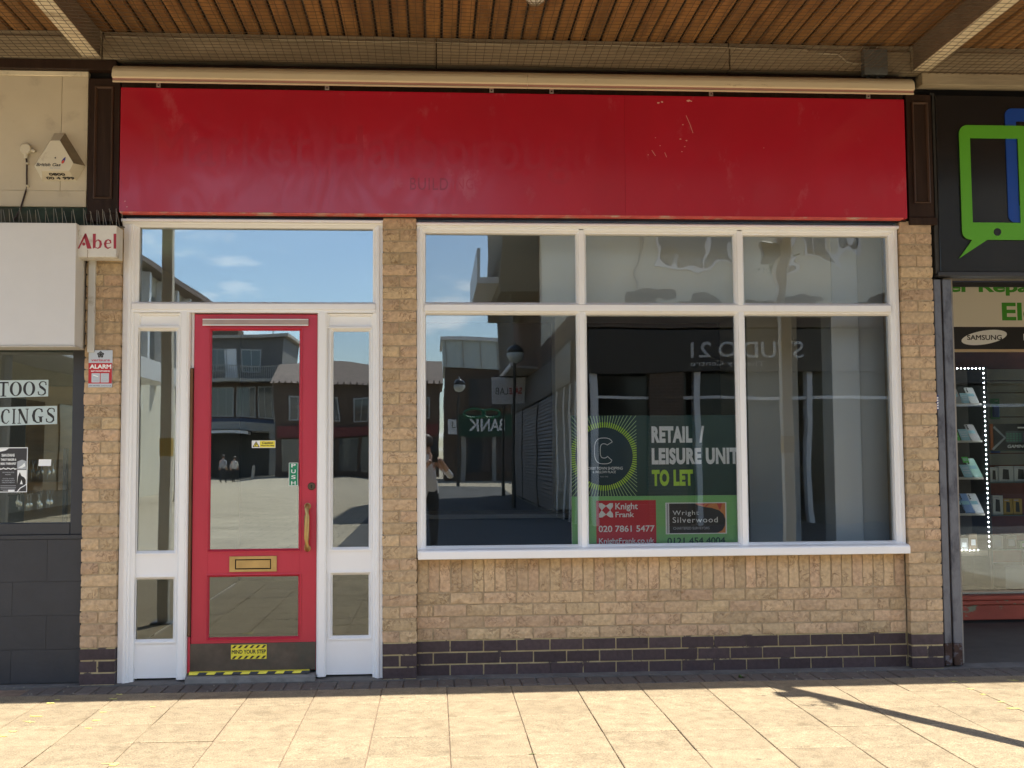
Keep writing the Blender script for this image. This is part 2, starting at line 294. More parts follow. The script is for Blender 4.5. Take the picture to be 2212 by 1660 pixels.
class MB:
    def __init__(s): s.v = []; s.f = []
    def box(s, x0, x1, y0, y1, z0, z1):
        n = len(s.v)
        s.v += [(x0, y0, z0), (x1, y0, z0), (x1, y1, z0), (x0, y1, z0), (x0, y0, z1), (x1, y0, z1), (x1, y1, z1), (x0, y1, z1)]
        s.f += [tuple(n+i for i in q) for q in ((0, 3, 2, 1), (4, 5, 6, 7), (0, 1, 5, 4), (1, 2, 6, 5), (2, 3, 7, 6), (3, 0, 4, 7))]
        return s
    def quad(s, *p):
        n = len(s.v); s.v += [tuple(a) for a in p]; s.f.append(tuple(range(n, n+len(p)))); return s
    def ext(s, poly, axis, a, b):
        """extrude a 2-D polygon along axis x/y/z"""
        def mk(p, t):
            return {'x': (t, p[0], p[1]), 'y': (p[0], t, p[1]), 'z': (p[0], p[1], t)}[axis]
        n = len(s.v); k = len(poly)
        s.v += [mk(p, a) for p in poly] + [mk(p, b) for p in poly]
        s.f += [tuple(n+i for i in range(k)), tuple(n+k+i for i in range(k))]
        s.f += [(n+i, n+(i+1) % k, n+k+(i+1) % k, n+k+i) for i in range(k)]
        return s
    def tube(s, pts, r, seg=8, cap=True):
        pts = [Vector(p) for p in pts]; n0 = len(s.v); rr = r if hasattr(r, '__len__') else [r]*len(pts)
        for i, p in enumerate(pts):
            t = (pts[min(i+1, len(pts)-1)]-pts[max(i-1, 0)]).normalized()
            a = t.cross(Vector((0, 0, 1)));  a = a if a.length > .1 else t.cross(Vector((1, 0, 0)))
            a.normalize(); c = t.cross(a)
            for k in range(seg):
                q = 2*math.pi*k/seg; s.v.append(tuple(p+rr[i]*(a*math.cos(q)+c*math.sin(q))))
        for i in range(len(pts)-1):
            for k in range(seg):
                s.f.append((n0+i*seg+k, n0+i*seg+(k+1) % seg, n0+(i+1)*seg+(k+1) % seg, n0+(i+1)*seg+k))
        if cap:
            s.f.append(tuple(n0+k for k in range(seg))); s.f.append(tuple(n0+(len(pts)-1)*seg+k for k in range(seg)))
        return s
    def lathe(s, c, prof, seg=16, axis='z'):
        """prof: list of (radius, height) along axis from centre c"""
        n0 = len(s.v)
        for r, h in prof:
            for k in range(seg):
                q = 2*math.pi*k/seg; a, b = r*math.cos(q), r*math.sin(q)
                s.v.append({'z': (c[0]+a, c[1]+b, c[2]+h), 'y': (c[0]+a, c[1]+h, c[2]+b), 'x': (c[0]+h, c[1]+a, c[2]+b)}[axis])
        for i in range(len(prof)-1):
            for k in range(seg):
                s.f.append((n0+i*seg+k, n0+i*seg+(k+1) % seg, n0+(i+1)*seg+(k+1) % seg, n0+(i+1)*seg+k))
        s.f.append(tuple(n0+k for k in range(seg))); s.f.append(tuple(n0+(len(prof)-1)*seg+k for k in range(seg)))
        return s
    def ring(s, x0, x1, z0, z1, prof):
        """moulded frame: prof = [(inset, y)...] swept round a rectangle with mitred corners"""
        n0 = len(s.v)
        for ins, y in prof:
            s.v += [(x0+ins, y, z0+ins), (x1-ins, y, z0+ins), (x1-ins, y, z1-ins), (x0+ins, y, z1-ins)]
        for i in range(len(prof)-1):
            for k in range(4):
                a = n0+i*4; s.f.append((a+k, a+(k+1) % 4, a+4+(k+1) % 4, a+4+k))
        return s
    def build(s, name, material, parent=None, bev=0, smooth=False, seg=1):
        o = mesh_obj(name, s.v, s.f, material, parent, smooth)
        if bev:
            bm = bmesh.new(); bm.from_mesh(o.data)
            es = [e for e in bm.edges if len(e.link_faces) == 2 and e.calc_face_angle() > .5]
            bmesh.ops.bevel(bm, geom=es, offset=bev, segments=seg, affect='EDGES', clamp_overlap=True)
            bm.to_mesh(o.data); bm.free()
        return o
def bx(name, b, material, parent=None, bev=.002): return MB().box(*b).build(name, material, parent, bev)

def text_mesh(body, bold=0, shear=0, spacing=1.0):
    """flat glyph outline; bold pushes the outline outwards; separate strokes get a hair of height so they never share a plane"""
    c = bpy.data.curves.new('t', 'FONT'); c.body = body; c.size = 1; c.shear = shear; c.space_character = spacing; c.resolution_u = 4
    o = bpy.data.objects.new('t', c); COL.objects.link(o); bpy.context.view_layer.update()
    me = bpy.data.meshes.new_from_object(o.evaluated_get(bpy.context.evaluated_depsgraph_get()))
    bpy.data.objects.remove(o); bpy.data.curves.remove(c)
    bm = bmesh.new(); bm.from_mesh(me); bpy.data.meshes.remove(me)
    bmesh.ops.remove_doubles(bm, verts=bm.verts, dist=.008)
    bmesh.ops.recalc_face_normals(bm, faces=bm.faces)
    for f in bm.faces:
        if f.normal.z < 0: f.normal_flip()
    mv = {}
    if bold:
        for v in bm.verts:
            ns = []
            for e in v.link_edges:
                if e.is_boundary:
                    l = e.link_loops[0]; d = (l.link_loop_next.vert.co-l.vert.co); ns.append(Vector((d.y, -d.x, 0)).normalized())
            if len(ns) >= 2:
                n = (ns[0]+ns[1]); k = n.length
                mv[v] = v.co + (n/k*bold*min(2/k, 1.8) if k > .2 else Vector((0, 0, 0)))
    for v, co in mv.items(): v.co = co
    bm.verts.index_update(); isl = {}; ni = 0
    for v in bm.verts:
        if v in isl: continue
        st = [v]; isl[v] = ni
        while st:
            a = st.pop()
            for e in a.link_edges:
                b = e.other_vert(a)
                if b not in isl: isl[b] = ni; st.append(b)
        ni += 1
    v = [(p.co.x, p.co.y, .00004*(isl[p] % 3)) for p in bm.verts]; f = [tuple(q.index for q in p.verts) for p in bm.faces]
    bm.free(); return v, f
def plate(name, pts2, faces, org, ux, uz, material, parent, thick=.0012):
    """2-D figure -> thin solid lying on a surface: org + a*ux + b*uz, raised along the normal"""
    ux, uz, org = Vector(ux), Vector(uz), Vector(org); n = ux.cross(uz).normalized()
    v = [org+ux*p[0]+uz*p[1]+n*(p[2] if len(p) > 2 else 0) for p in pts2]; k = len(v)
    vv = [p+n*thick for p in v]
    bm = bmesh.new(); vs = [bm.verts.new(p) for p in vv]
    for f in faces:
        try: bm.faces.new([vs[i] for i in f])
        except ValueError: pass
    bmesh.ops.recalc_face_normals(bm, faces=bm.faces)
    for f in bm.faces:
        if f.normal.dot(n) < 0: f.normal_flip()
    be = [e for e in bm.edges if e.is_boundary]
    r = bmesh.ops.extrude_edge_only(bm, edges=be)
    for g in r['geom']:
        if isinstance(g, bmesh.types.BMVert): g.co -= n*thick
    me = bpy.data.meshes.new(name); bm.to_mesh(me); bm.free(); me.materials.append(material)
    return link(bpy.data.objects.new(name, me), parent)
def text(body, box, y, material, parent, bold=0, shear=0, spacing=1.0, name='lettering', thick=.0012):
    """fit text into box (x0,x1,z0,z1) on the plane y, read from the street (-y)"""
    v, f = text_mesh(body, bold, shear, spacing)
    a0, a1 = min(p[0] for p in v), max(p[0] for p in v); b0, b1 = min(p[1] for p in v), max(p[1] for p in v)
    x0, x1, z0, z1 = box
    pts = [(x0+(p[0]-a0)/(a1-a0)*(x1-x0), z0+(p[1]-b0)/(b1-b0)*(z1-z0), p[2]) for p in v]
    return plate(name, pts, f, (0, y, 0), (1, 0, 0), (0, 0, 1), material, parent, thick)
def text3(body, org, ux, uz, w, h, material, parent, bold=0, name='lettering', thick=.01):
    v, f = text_mesh(body, bold)
    a0, a1 = min(p[0] for p in v), max(p[0] for p in v); b0, b1 = min(p[1] for p in v), max(p[1] for p in v)
    pts = [((p[0]-a0)/(a1-a0)*w, (p[1]-b0)/(b1-b0)*h, p[2]) for p in v]
    return plate(name, pts, f, org, ux, uz, material, parent, thick)
def shape(name, polys, y, material, parent, thick=.0012):
    """polygons in (x,z) as a thin solid on plane y facing the street"""
    pts = []; fs = []
    for p in polys: fs.append(tuple(range(len(pts), len(pts)+len(p)))); pts += p
    return plate(name, pts, fs, (0, y, 0), (1, 0, 0), (0, 0, 1), material, parent, thick)
def rr(x0, x1, z0, z1, r, n=5):
    o = []
    for cx_, cz_, a0 in ((x1-r, z0+r, -90), (x1-r, z1-r, 0), (x0+r, z1-r, 90), (x0+r, z0+r, 180)):
        for i in range(n+1):
            a = R(a0+90*i/n); o.append((cx_+r*math.cos(a), cz_+r*math.sin(a)))
    return o
def disc(cx_, cz_, rx, rz=None, n=32): rz = rz or rx; return [(cx_+rx*math.cos(2*math.pi*i/n), cz_+rz*math.sin(2*math.pi*i/n)) for i in range(n)]
def stroke(pts, wid):
    """open poly-line with per-point width -> list of quads"""
    V = [Vector(p) for p in pts]; w = wid if hasattr(wid, '__len__') else [wid]*len(V); L_, R_ = [], []
    for i, p in enumerate(V):
        t = (V[min(i+1, len(V)-1)]-V[max(i-1, 0)]).normalized(); n = Vector((-t.y, t.x))
        L_.append(p+n*w[i]/2); R_.append(p-n*w[i]/2)
    return [[tuple(L_[i]), tuple(L_[i+1]), tuple(R_[i+1]), tuple(R_[i])] for i in range(len(V)-1)]

# ================================================================== GROUND
bx('ground', (-140, 140, -260, 60, -.6, -.045), mat('ground_base', (.24, .195, .13), .95, var=.12, vscale=.4), None, 0); struct(bpy.data.objects['ground'])
PX, PY, X0S, Y0S = .411, .42, .071, -.245
NX0, NX1, NY = -12, 16, 24
pave = MB().box(X0S+NX0*PX, X0S+NX1*PX, Y0S-NY*PY, -.02, -.044, -.008).build('pavement', JOINT); struct(pave)
slabv = []
for i in range(5):
    mb = MB().box(-PX/2+.0021, PX/2-.0021, -PY/2+.004, PY/2-.004, -.007, .0)
    o = mb.build('tmp', SLAB, None, .003); slabv.append(o.data); bpy.data.objects.remove(o)
cells = []
for j in range(NX0, NX1):
    for k in range(NY): cells.append((X0S+(j+.5)*PX, Y0S-(k+.5)*PY))
def slab_key(c): return -(c[1]) + .35*abs(c[0]-.6)
cells.sort(key=slab_key)
rest = MB()
for n, (x, y) in enumerate(cells):
    dz = rnd.uniform(-.0015, .0015)
    if n < 300:
        inst('paving_slab', rnd.choice(slabv), (x, y, dz), pave, (rnd.uniform(-.003, .003), rnd.uniform(-.003, .003), rnd.choice((0, math.pi))))
    else: rest.box(x-PX/2+.004, x+PX/2-.004, y-PY/2+.004, y+PY/2-.004, -.006, dz)
o = rest.build('paving_slabs', SLAB, pave, 0); o['kind'] = 'stuff'
# block paver edging along the wall
blk = [MB().box(-.0525, .0525, -.099, .130, -.006, .006).build('tmp', BLOCK, None, .005) for i in range(3)]
bms = [o.data for o in blk]
for o in blk: bpy.data.objects.remove(o)
x = -2.55
while x < 4.1:
    inst('block_paver', rnd.choice(bms), (x, -.143+rnd.uniform(-.003, .003), -.003+rnd.uniform(-.002, .002)), pave, (0, 0, rnd.uniform(-.02, .02))); x += .109
fill = MB()
xs = [-3.6+i*.12 for i in range(66)]
edge = [(.0+.016*mnoise.noise(Vector((x*3, 1, 0)))) for x in xs]
for i in range(len(xs)-1):
    fill.quad((xs[i], edge[i], .006), (xs[i+1], edge[i+1], .006), (xs[i+1], .12, .018), (xs[i], .12, .018))
    fill.quad((xs[i], edge[i], .006), (xs[i+1], edge[i+1], .006), (xs[i+1], edge[i+1], -.02), (xs[i], edge[i], -.02))
struct(fill.build('cement_fillet', mat('dark_cement', (.13, .12, .11), .9, var=.25, vscale=9, bump=.3)))
plz = pattern_mat('plaza_paving', (.36, .315, .235), (.33, .285, .21), (.19, .16, .12), .6, .6, .012, axis='xy')
plaza = MB().box(-60, 60, -150, Y0S-NY*PY-.003, -.044, -.004).box(-60, X0S+NX0*PX-.003, Y0S-NY*PY, -.3, -.044, -.0045).box(X0S+NX1*PX+.003, 60, Y0S-NY*PY, -.3, -.044, -.0045).build('plaza_paving', plz); struct(plaza)
struct(MB().box(-1.6, 3.05, -46, -10.6, -.003, .002).box(3.055, 22, -15.9, -10.6, -.003, .002).build('side_street_paving', pattern_mat('dark_setts', (.085, .085, .085), (.07, .07, .072), (.04, .04, .04), .2, .1, .012, axis='xy')))
struct(MB().box(-6, -2.7, -.3, 0, -.044, -.02).build('left_paving_strip', CONC))
o = struct(MB().box(3.5, 7, -.02, 2.3, -.044, .004).build('recess_floor', DARKFLOOR))

# grit and mortar crumbs along the foot of the wall
gr = MB()
for i in range(150):
    x = rnd.uniform(-3.2, 4.2); y = rnd.choice((rnd.uniform(-.03, .05), rnd.uniform(-.26, -.23), rnd.uniform(-.2, .0))); a = rnd.uniform(.0015, .005)
    gr.box(x-a*rnd.uniform(.6, 1.6), x+a, y-a, y+a*rnd.uniform(.6, 1.6), .002, .008+a*.7)
tag(gr.build('grit', mat('mortar_crumbs', (.20, .175, .14), .95, var=.5, vscale=3)), 'pale grit and mortar crumbs along the foot of the wall', 'grit', kind='stuff')
# yellow tape scraps left on the slabs
scraps = [(110, 1519, .05), (125, 1512, .03), (62, 1559, .05), (77, 1547, .06), (246, 1510, .055), (259, 1500, .04), (222, 1538, .035), (206, 1556, .035), (192, 1573, .03), (27, 1580, .05), (8, 1590, .05), (248, 1650, .07),
          (2060, 1472, .045), (2098, 1488, .03), (2122, 1500, .04), (2162, 1516, .03), (2190, 1470, .045), (2192, 1530, .05), (330, 1527, .02)]
tp = mat('worn_yellow_paint', (.62, .57, .17), .7, var=.2, vscale=30)
for u, v, s in scraps:
    gx, gy = G(u, v, .003)
    n = 11; ph = rnd.random()*6; pts = []
    for i in range(n):
        a = 2*math.pi*i/n; rr_ = s*(.25+.75*rnd.random()**1.5)*(.55 if i % 3 == 0 else .8)
        pts.append((gx+rr_*1.3*math.cos(a+ph*.1), gy+rr_*.75*math.sin(a)))
    o = plate('paint_scrap', pts, [tuple(range(n))], (0, 0, .0022), (1, 0, 0), (0, 1, 0), tp, None, .0012)
    side = 'to the left of the brick pillar by the grey wall' if u < 1000 else 'in front of the recessed phone shop'
    tag(o, 'flake of worn yellow paint on the paving slabs ' + ('near the door' if u < 1000 else 'near the recessed phone shop'), 'paint mark', 'yellow paint flakes by the door' if u < 1000 else 'yellow paint flakes by the phone shop')
# weeds in the joints
wm = mat('weed_green', (.06, .10, .025), .8, var=.3, vscale=40)
for n, (x, y, lab) in enumerate(((2.02, -.16, 'tiny green weed rooted in the block paving under the window'), (.482, -1.93, 'flat speck of moss in a slab joint below the brick wall'))):
    w = MB()
    for i in range(16):
        a = rnd.random()*6.28; l = rnd.uniform(.012, .035) if n == 0 else rnd.uniform(.006, .013); px, py = x+rnd.uniform(-.015, .015), y+rnd.uniform(-.01, .01)
        d = Vector((math.cos(a), math.sin(a), rnd.uniform(.3, 1.2) if n == 0 else .25)).normalized()*l; s_ = Vector((-math.sin(a), math.cos(a), 0))*l*.3
        p0 = Vector((px, py, .001)); w.quad(p0, p0+d*.5+s_, p0+d, p0+d*.5-s_)
    tag(w.build('weed', wm), lab, 'weed')

# ================================================================== BRICKWORK
def brick_mesh(w, h, d, material, seed, nx=5, nz=2, rough=.0022, rd=.006):
    r2 = random.Random(seed); v = []; f = []
    nX, nZ = nx+1, nz+1
    for k in range(nZ):
        for i in range(nX):
            ex = i in (0, nX-1); ez = k in (0, nZ-1)
            x = -w/2+w*i/nx; z = -h/2+h*k/nz
            if ex: x += r2.uniform(-rough, rough)*1.2 + (.0 if i else .0)
            if ez: z += r2.uniform(-rough, rough)
            y = r2.uniform(-rough, rough) + (.0025 if (ex or ez) else -.001)
            v.append((x, y, z))
    nfr = nX*nZ
    for k in range(nz):
        for i in range(nx): a = k*nX+i; f.append((a, a+1, a+nX+1, a+nX))
    per = [i for i in range(nX)] + [nX*k+nX-1 for k in range(1, nZ)] + [nX*(nZ-1)+i for i in range(nX-2, -1, -1)] + [nX*k for k in range(nZ-2, 0, -1)]
    for q in per: v.append((v[q][0], d, v[q][2]))
    L_ = len(per)
    for i in range(L_): f.append((per[i], nfr+i, nfr+(i+1) % L_, per[(i+1) % L_]))
    me = bpy.data.meshes.new('brick'); me.from_pydata(v, [], f)
    bm = bmesh.new(); bm.from_mesh(me); bmesh.ops.recalc_face_normals(bm, faces=bm.faces); bm.to_mesh(me); bm.free()
    me.materials.append(material); return me
PW = .2285; CP = .0793; J = .011; BH = CP-J
FULL = [brick_mesh(PW-.002, BH, .06, BRICK, i) for i in range(7)]
HALF = [brick_mesh(PW/2-J/2-.001, BH, .06, BRICK, 20+i, 3) for i in range(6)]
PFULL = [brick_mesh(PW-.002, BH, .06, PLINTH, 40+i, 3, 1, .0008) for i in range(3)]
PHALF = [brick_mesh(PW/2-J/2-.001, BH, .06, PLINTH, 50+i, 2, 1, .0008) for i in range(3)]
def pillar(x0, ztop, label, depth=.35):
    n = int(round((ztop-.012)/CP)); zt = .012+n*CP
    root = MB().box(x0+.006, x0+PW-.006, .007, depth, .012+3*CP-.002, zt).build('brick_pillar', MORTAR)
    tag(root, label, 'pillar')
    MB().box(x0+.006, x0+PW-.006, .0065, depth, -.02, .012+3*CP-.0025).build('plinth_mortar', PMORTAR, root)
    for k in range(n):
        z = .012+k*CP+BH/2; pl = k < 3
        if k % 2 == 0:
            inst('brick', rnd.choice(PFULL if pl else FULL), (x0+PW/2, rnd.uniform(-.001, .002), z), root, None if pl else (0, rnd.choice((0, math.pi)), 0))
        else:
            for s in (-1, 1): inst('brick', rnd.choice(PHALF if pl else HALF), (x0+PW/2+s*(PW/4+J/4), rnd.uniform(-.001, .002), z), root, None if pl else (0, rnd.choice((0, math.pi)), 0))
    return root
pillar(-2.314, 3.03, 'buff brick pillar with a red and silver alarm plate on it')
pillar(-.352, 3.10, 'buff brick pillar between the red door screen and the big window')
pillar(3.252, 3.07, 'buff brick pillar beside the grey steel shutter guide')
# stall riser under the window
WX0, WX1, WY = -.122, 3.25, .07
riser = MB().box(WX0, WX1, WY+.008, .30, .012+3*CP-.002, .80).build('brick_stall_riser', MORTAR)
tag(riser, 'low buff brick wall with purple plinth under the shop window', 'brick wall')
MB().box(WX0, WX1, WY+.0075, .30, -.02, .012+3*CP-.0025).build('plinth_mortar', PMORTAR, riser)
BP = .2248
SF = [brick_mesh(BP-J, BH, .06, BRICK, 70+i) for i in range(9)]
SP = [brick_mesh(BP-J+.002, BH+.001, .06, PLINTH, 80+i, 3, 1, .0008) for i in range(4)]
SS = [brick_mesh(.0655, .214, .06, BRICK, 90+i, 2, 5) for i in range(8)]
def course(z, meshes, shift):
    x = WX0-shift
    while x < WX1:
        a, b = max(x, WX0), min(x+BP-J, WX1)
        if b-a > .03:
            s = (b-a)/(BP-J); inst('brick', rnd.choice(meshes), ((a+b)/2, WY+rnd.uniform(-.0015, .002), z), riser, (0, rnd.choice((0, math.pi)) if meshes is SF else 0, 0), (s, 1, 1))
        x += BP
for k in range(7): course(.012+k*CP+BH/2, SP if k < 3 else SF, (0 if k % 2 == 0 else BP/2))
x = WX0+.004
while x < WX1-.05:
    inst('brick', rnd.choice(SS), (x+.033, WY+rnd.uniform(-.002, .003), .5675+.107), riser, (0, rnd.choice((0, math.pi)), rnd.uniform(-.01, .01))); x += .0749

# ================================================================== SHOP WINDOW
win = empty('shop_window', (1.55, .05, .8), 'six pane white timber shop window holding the green to let board', 'window')
WY0 = .045                                             # outer face of the frame
gx = {}
cols_t = [RC(919, 496, 1240, 655, .09), RC(1265, 496, 1581, 655, .09), RC(1606, 498, 1915, 655, .09)]
cols_b = [RC(921, 682, 1249, 1176, .09), RC(1270, 682, 1592, 1174, .09), RC(1612, 682, 1932, 1172, .09)]
cx_ = [( (cols_t[i][0]+cols_b[i][0])/2, (cols_t[i][1]+cols_b[i][1])/2 ) for i in range(3)]
zt0, zt1 = 2.512, 3.03; zb0, zb1 = .862, 2.435
zt0 = sum(c[2] for c in cols_t)/3; zt1 = sum(c[3] for c in cols_t)/3; zb0 = sum(c[2] for c in cols_b)/3; zb1 = sum(c[3] for c in cols_b)/3
fx0, fx1 = -.122, 3.245; ftop = 3.066
# outer frame with stepped moulding
fo = MB(); fo.ring(fx0, fx1, .80, ftop, [(0, .12), (0, WY0-.012), (.022, WY0-.012), (.026, WY0-.004), (.032, WY0-.004), (.040, WY0), (.050, WY0+.012), (.056, WY0+.012), (.060, .085), (.060, .12)])
fo.build('frame', WHITE, win)
MB().ext([(WY0-.035, ftop-.012), (WY0-.035, ftop+.004), (WY0-.02, ftop+.012), (.12, ftop+.012), (.12, ftop-.012)], 'x', fx0-.004, fx1+.012).build('head_moulding', WHITE, win, .003)
def bead(name, x0, x1, z0, z1, w, y0, y1, parent):      # sloping glazing bead round a pane
    return MB().ring(x0-w, x1+w, z0-w, z1+w, [(0, y0), (w*.35, y0), (w*.5, y0+.004), (w, y1-.006), (w, y1+.01)]).build(name, WHITE, parent)
for (z0, z1) in ((zt0, zt1), (zb0, zb1)):
    for i, (a, b) in enumerate(cx_): bead('glazing_bead', a, b, z0, z1, .018, WY0+.010, .088, win)
for i in (0, 1):
    a, b = cx_[i][1]+.0165, cx_[i+1][0]-.0165
    for z0, z1 in ((zt0-.017, ftop-.02), (.80, zb1+.017)):
        MB().ext([(a-.010, .12), (a-.010, WY0+.02), (a, WY0+.006), (a+.004, WY0-.004), (b-.004, WY0-.004), (b, WY0+.006), (b+.010, WY0+.02), (b+.010, .12)], 'z', z0, z1).build('mullion', WHITE, win)
MB().ext([(WY0+.02, zb1+.008), (WY0+.003, zb1+.018), (WY0-.006, zb1+.024), (WY0-.006, zt0-.022), (WY0+.003, zt0-.016), (WY0+.02, zt0-.008), (.12, zt0-.008), (.12, zb1+.008)], 'x', fx0+.055, fx1-.055).build('transom', WHITE, win)
sx0, sx1, _, _ = RC(903, 1183, 1967, 1207, -.02)
MB().ext([(-.022, .792), (-.022, .842), (-.012, .851), (.10, .868), (.10, .792)], 'x', sx0, sx1).build('window_sill', WHITE, win, .004)
for r_, (z0, z1) in enumerate(((zt0, zt1), (zb0, zb1))):
    for i, (a, b) in enumerate(cx_): bx('pane', (a-.008, b+.008, .096, .101, z0-.008, z1+.008), GLASSW if r_ == 0 and i > 0 else GLASS, win, 0)
MB().box(fx0, fx1, .115, .30, .8005, .85).build('inner_board', WHITE, win)

# ================================================================== DOOR SCREEN
scr = empty('door_screen', (-1.2, .05, 0), 'white timber screen with fanlight and side lights round the red door', 'door frame')
SX0, SX1 = -2.083, -.353; SY = .04
def vpost(x0, x1, z0, z1, y, flip=False, name='post'):
    """moulded upright: stepped profile in plan"""
    w = x1-x0; p = [(0, .16), (0, y+.004), (.30, y+.004), (.34, y-.004), (.52, y-.004), (.60, y+.006), (.70, y+.006), (.80, y+.018), (1, y+.024), (1, .16)]
    if flip: p = [(1-a, b) for a, b in p][::-1]
    return MB().ext([(x0+a*w, b) for a, b in p], 'z', z0, z1).build(name, WHITE, scr)
fl = RC(292, 487, 808, 654, .09)
dl, dr = RC(416, 700, 684, 1440, .085)[:2]             # door opening
lg = RC(301, 716, 380, 1190, .10); lg2 = RC(293, 1252, 373, 1381, .10)
rg = RC(720, 717, 797, 1182, .10); rg2 = RC(718, 1242, 796, 1373, .10)
lgx = ((lg[0]+lg2[0])/2, (lg[1]+lg2[1])/2); rgx = ((rg[0]+rg2[0])/2, (rg[1]+rg2[1])/2)
vpost(SX0, SX0+.098, .01, 3.05, SY, False); vpost(SX1-.068, SX1, .01, 3.05, SY, True)
MB().ext([(.16, 3.035), (SY+.02, 3.035), (SY+.006, 3.05), (SY-.002, 3.055), (SY-.006, 3.062), (SY-.03, 3.066), (SY-.03, 3.082), (.16, 3.082)], 'x', SX0-.01, SX1+.006).build('head', WHITE, scr)
MB().ring(fl[0]-.05, fl[1]+.05, fl[2]-.02, fl[3]+.03, [(0, SY+.024), (.012, SY+.024), (.02, .085), (.02, .11)]).build('fanlight_bead', WHITE, scr)
bx('fanlight_pane', (fl[0]-.035, fl[1]+.035, .096, .101, fl[2]-.008, fl[3]+.008), GLASSM, scr, 0)
MB().ext([(.16, 2.455), (SY+.004, 2.455), (SY+.004, 2.472), (SY-.004, 2.476), (SY-.004, 2.512), (SY+.006, 2.522), (SY+.03, 2.53), (.16, 2.53)], 'x', SX0+.06, SX1-.05).build('transom', WHITE, scr)
pl0, pl1 = RC(385, 700, 404, 1440, .05)[:2]; pr0, pr1 = RC(687, 700, 705, 1440, .05)[:2]
pl1 = dl-.022
MB().ext([(pl0, .16), (pl0, SY+.01), (pl0+.012, SY), (pl1-.02, SY), (pl1-.014, SY+.006), (pl1-.008, SY+.006), (pl1, SY+.02), (pl1, .16)], 'z', .025, 2.456).build('post', WHITE, scr)
MB().ext([(dr+.004, .16), (dr+.004, SY+.02), (dr+.012, SY+.006), (dr+.02, SY), (pr1-.012, SY), (pr1, SY+.01), (pr1, .16)], 'z', .025, 2.456).build('post', WHITE, scr)
for (g0, g1), a, b, za, zb, tag_ in ((lgx, SX0+.09, pl0+.004, lg, lg2, 'l'), (rgx, pr1-.004, SX1-.06, rg, rg2, 'r')):
    y = .085
    xs_ = [(a, g0-.012), (g1+.012, b)]
    for q0, q1 in xs_: bx('side_stile', (q0, q1, y, .13, .03, 2.457), WHITE, scr, 0)
    for z0, z1 in ((.03, zb[2]-.012), (zb[3]+.012, za[2]-.012), (za[3]+.012, 2.457)):
        bx('side_rail', (g0-.0121, g1+.0121, y, .13, z0, z1), WHITE, scr, 0)
    for z in (za, zb):
        MB().ring(g0-.026, g1+.026, z[2]-.026, z[3]+.026, [(0, y+.002), (0, y-.008), (.010, y-.008), (.014, y-.002), (.026, y+.014), (.026, y+.03)]).build('glazing_bead', WHITE, scr)
        bx('side_pane', (g0-.006, g1+.006, y+.016, y+.021, z[2]-.006, z[3]+.006), GLASSL if z is zb else (GLASSM if tag_ == 'l' else GLASS), scr, 0)
    # panel mould at the head of each side light
    MB().ring(a+.002, b-.002, za[3]+.02, 2.452, [(0, y+.001), (0, y-.022), (.010, y-.020), (.018, y-.004), (.018, y+.001)]).build('panel_moulding', WHITE, scr)
o = bx('bare_jamb_strip', (pl1+.002, dl-.004, .06, .13, .30, 2.08), OLDWOOD, scr, .004); o['label'] = 'bare splintered wood strip beside the red door'
bx('jamb', (pl1+.0025, dl-.003, .095, .16, 2.085, 2.455), WHITE, scr, 0)
bx('jamb_foot', (pl1+.0025, dl-.003, .075, .16, .06, .295), RED, scr, 0)
MB().ext([(.0, .005), (.0, .035), (.02, .044), (.16, .05), (.16, .005)], 'x', pl1+.004, dr+.003).build('door_sill', CONC, scr)

# ================================================================== RED DOOR
door = empty('shop_door', ((dl+dr)/2, .085, .06), 'red glazed shop door with brass letterbox and bronze kickplate', 'door')
DY, DB = .085, .135
g1 = RC(457, 715, 647, 1186, .10); g2 = RC(451, 1246, 643, 1376, .10)
gx0, gx1 = (g1[0]+g2[0])/2, (g1[1]+g2[1])/2
dtop = 2.448; kz = RC(412, 1389, 680, 1389, DY)[2]
for a, b in ((dl, gx0-.01), (gx1+.01, dr)): bx('stile', (a, b, DY, DB, .065, dtop), RED, door, .002)
for z0, z1, n_ in ((g1[3]+.01, dtop, 'top_rail'), (g2[3]+.01, g1[2]-.01, 'lock_rail'), (.065, g2[2]-.01, 'bottom_rail')):
    bx(n_, (gx0-.0101, gx1+.0101, DY+.0006, DB, z0, z1), RED, door, 0)
for g in (g1, g2):
    MB().ring(gx0-.022, gx1+.022, g[2]-.022, g[3]+.022, [(0, DY+.002), (.001, DY-.006), (.008, DY-.007), (.014, DY), (.022, DY+.014), (.022, DY+.03)]).build('glazing_bead', RED, door)
    bx('pane', (gx0-.006, gx1+.006, DY+.016, DY+.021, g[2]-.006, g[3]+.006), GLASSD if g is g1 else GLASSL, door, 0)
a, b = RC(438, 690, 666, 703, DY-.02)[:2]; z0, z1 = RC(438, 690, 666, 703, DY-.02)[2:]
MB().ext([(DY-.022, z0+.004), (DY-.026, z0+.012), (DY-.024, z1-.008), (DY-.014, z1), (DY, z1), (DY, z0)], 'x', a, b).build('weather_bar', mat('bar_grey', (.42, .33, .29), .45, var=.1), door)
bx('weather_bar_strip', (a, b, DY-.0275, DY-.02, z0-.004, z0+.004), WVIN, door, 0); bx('weather_bar_strip', (a, b, DY-.0265, DY-.012, z1-.005, z1+.001), WVIN, door, 0)
lb = RC(496, 1202, 598, 1235, DY); li = RC(508, 1208, 586, 1230, DY)
lp = MB().box(lb[0], lb[1], DY-.009, DY-.0006, li[3], lb[3]).box(lb[0], lb[1], DY-.009, DY-.0006, lb[2], li[2]).box(lb[0], li[0], DY-.0088, DY-.0006, li[2]+.0001, li[3]-.0001).box(li[1], lb[1], DY-.0088, DY-.0006, li[2]+.0001, li[3]-.0001).build('letterbox', BRASS, door)
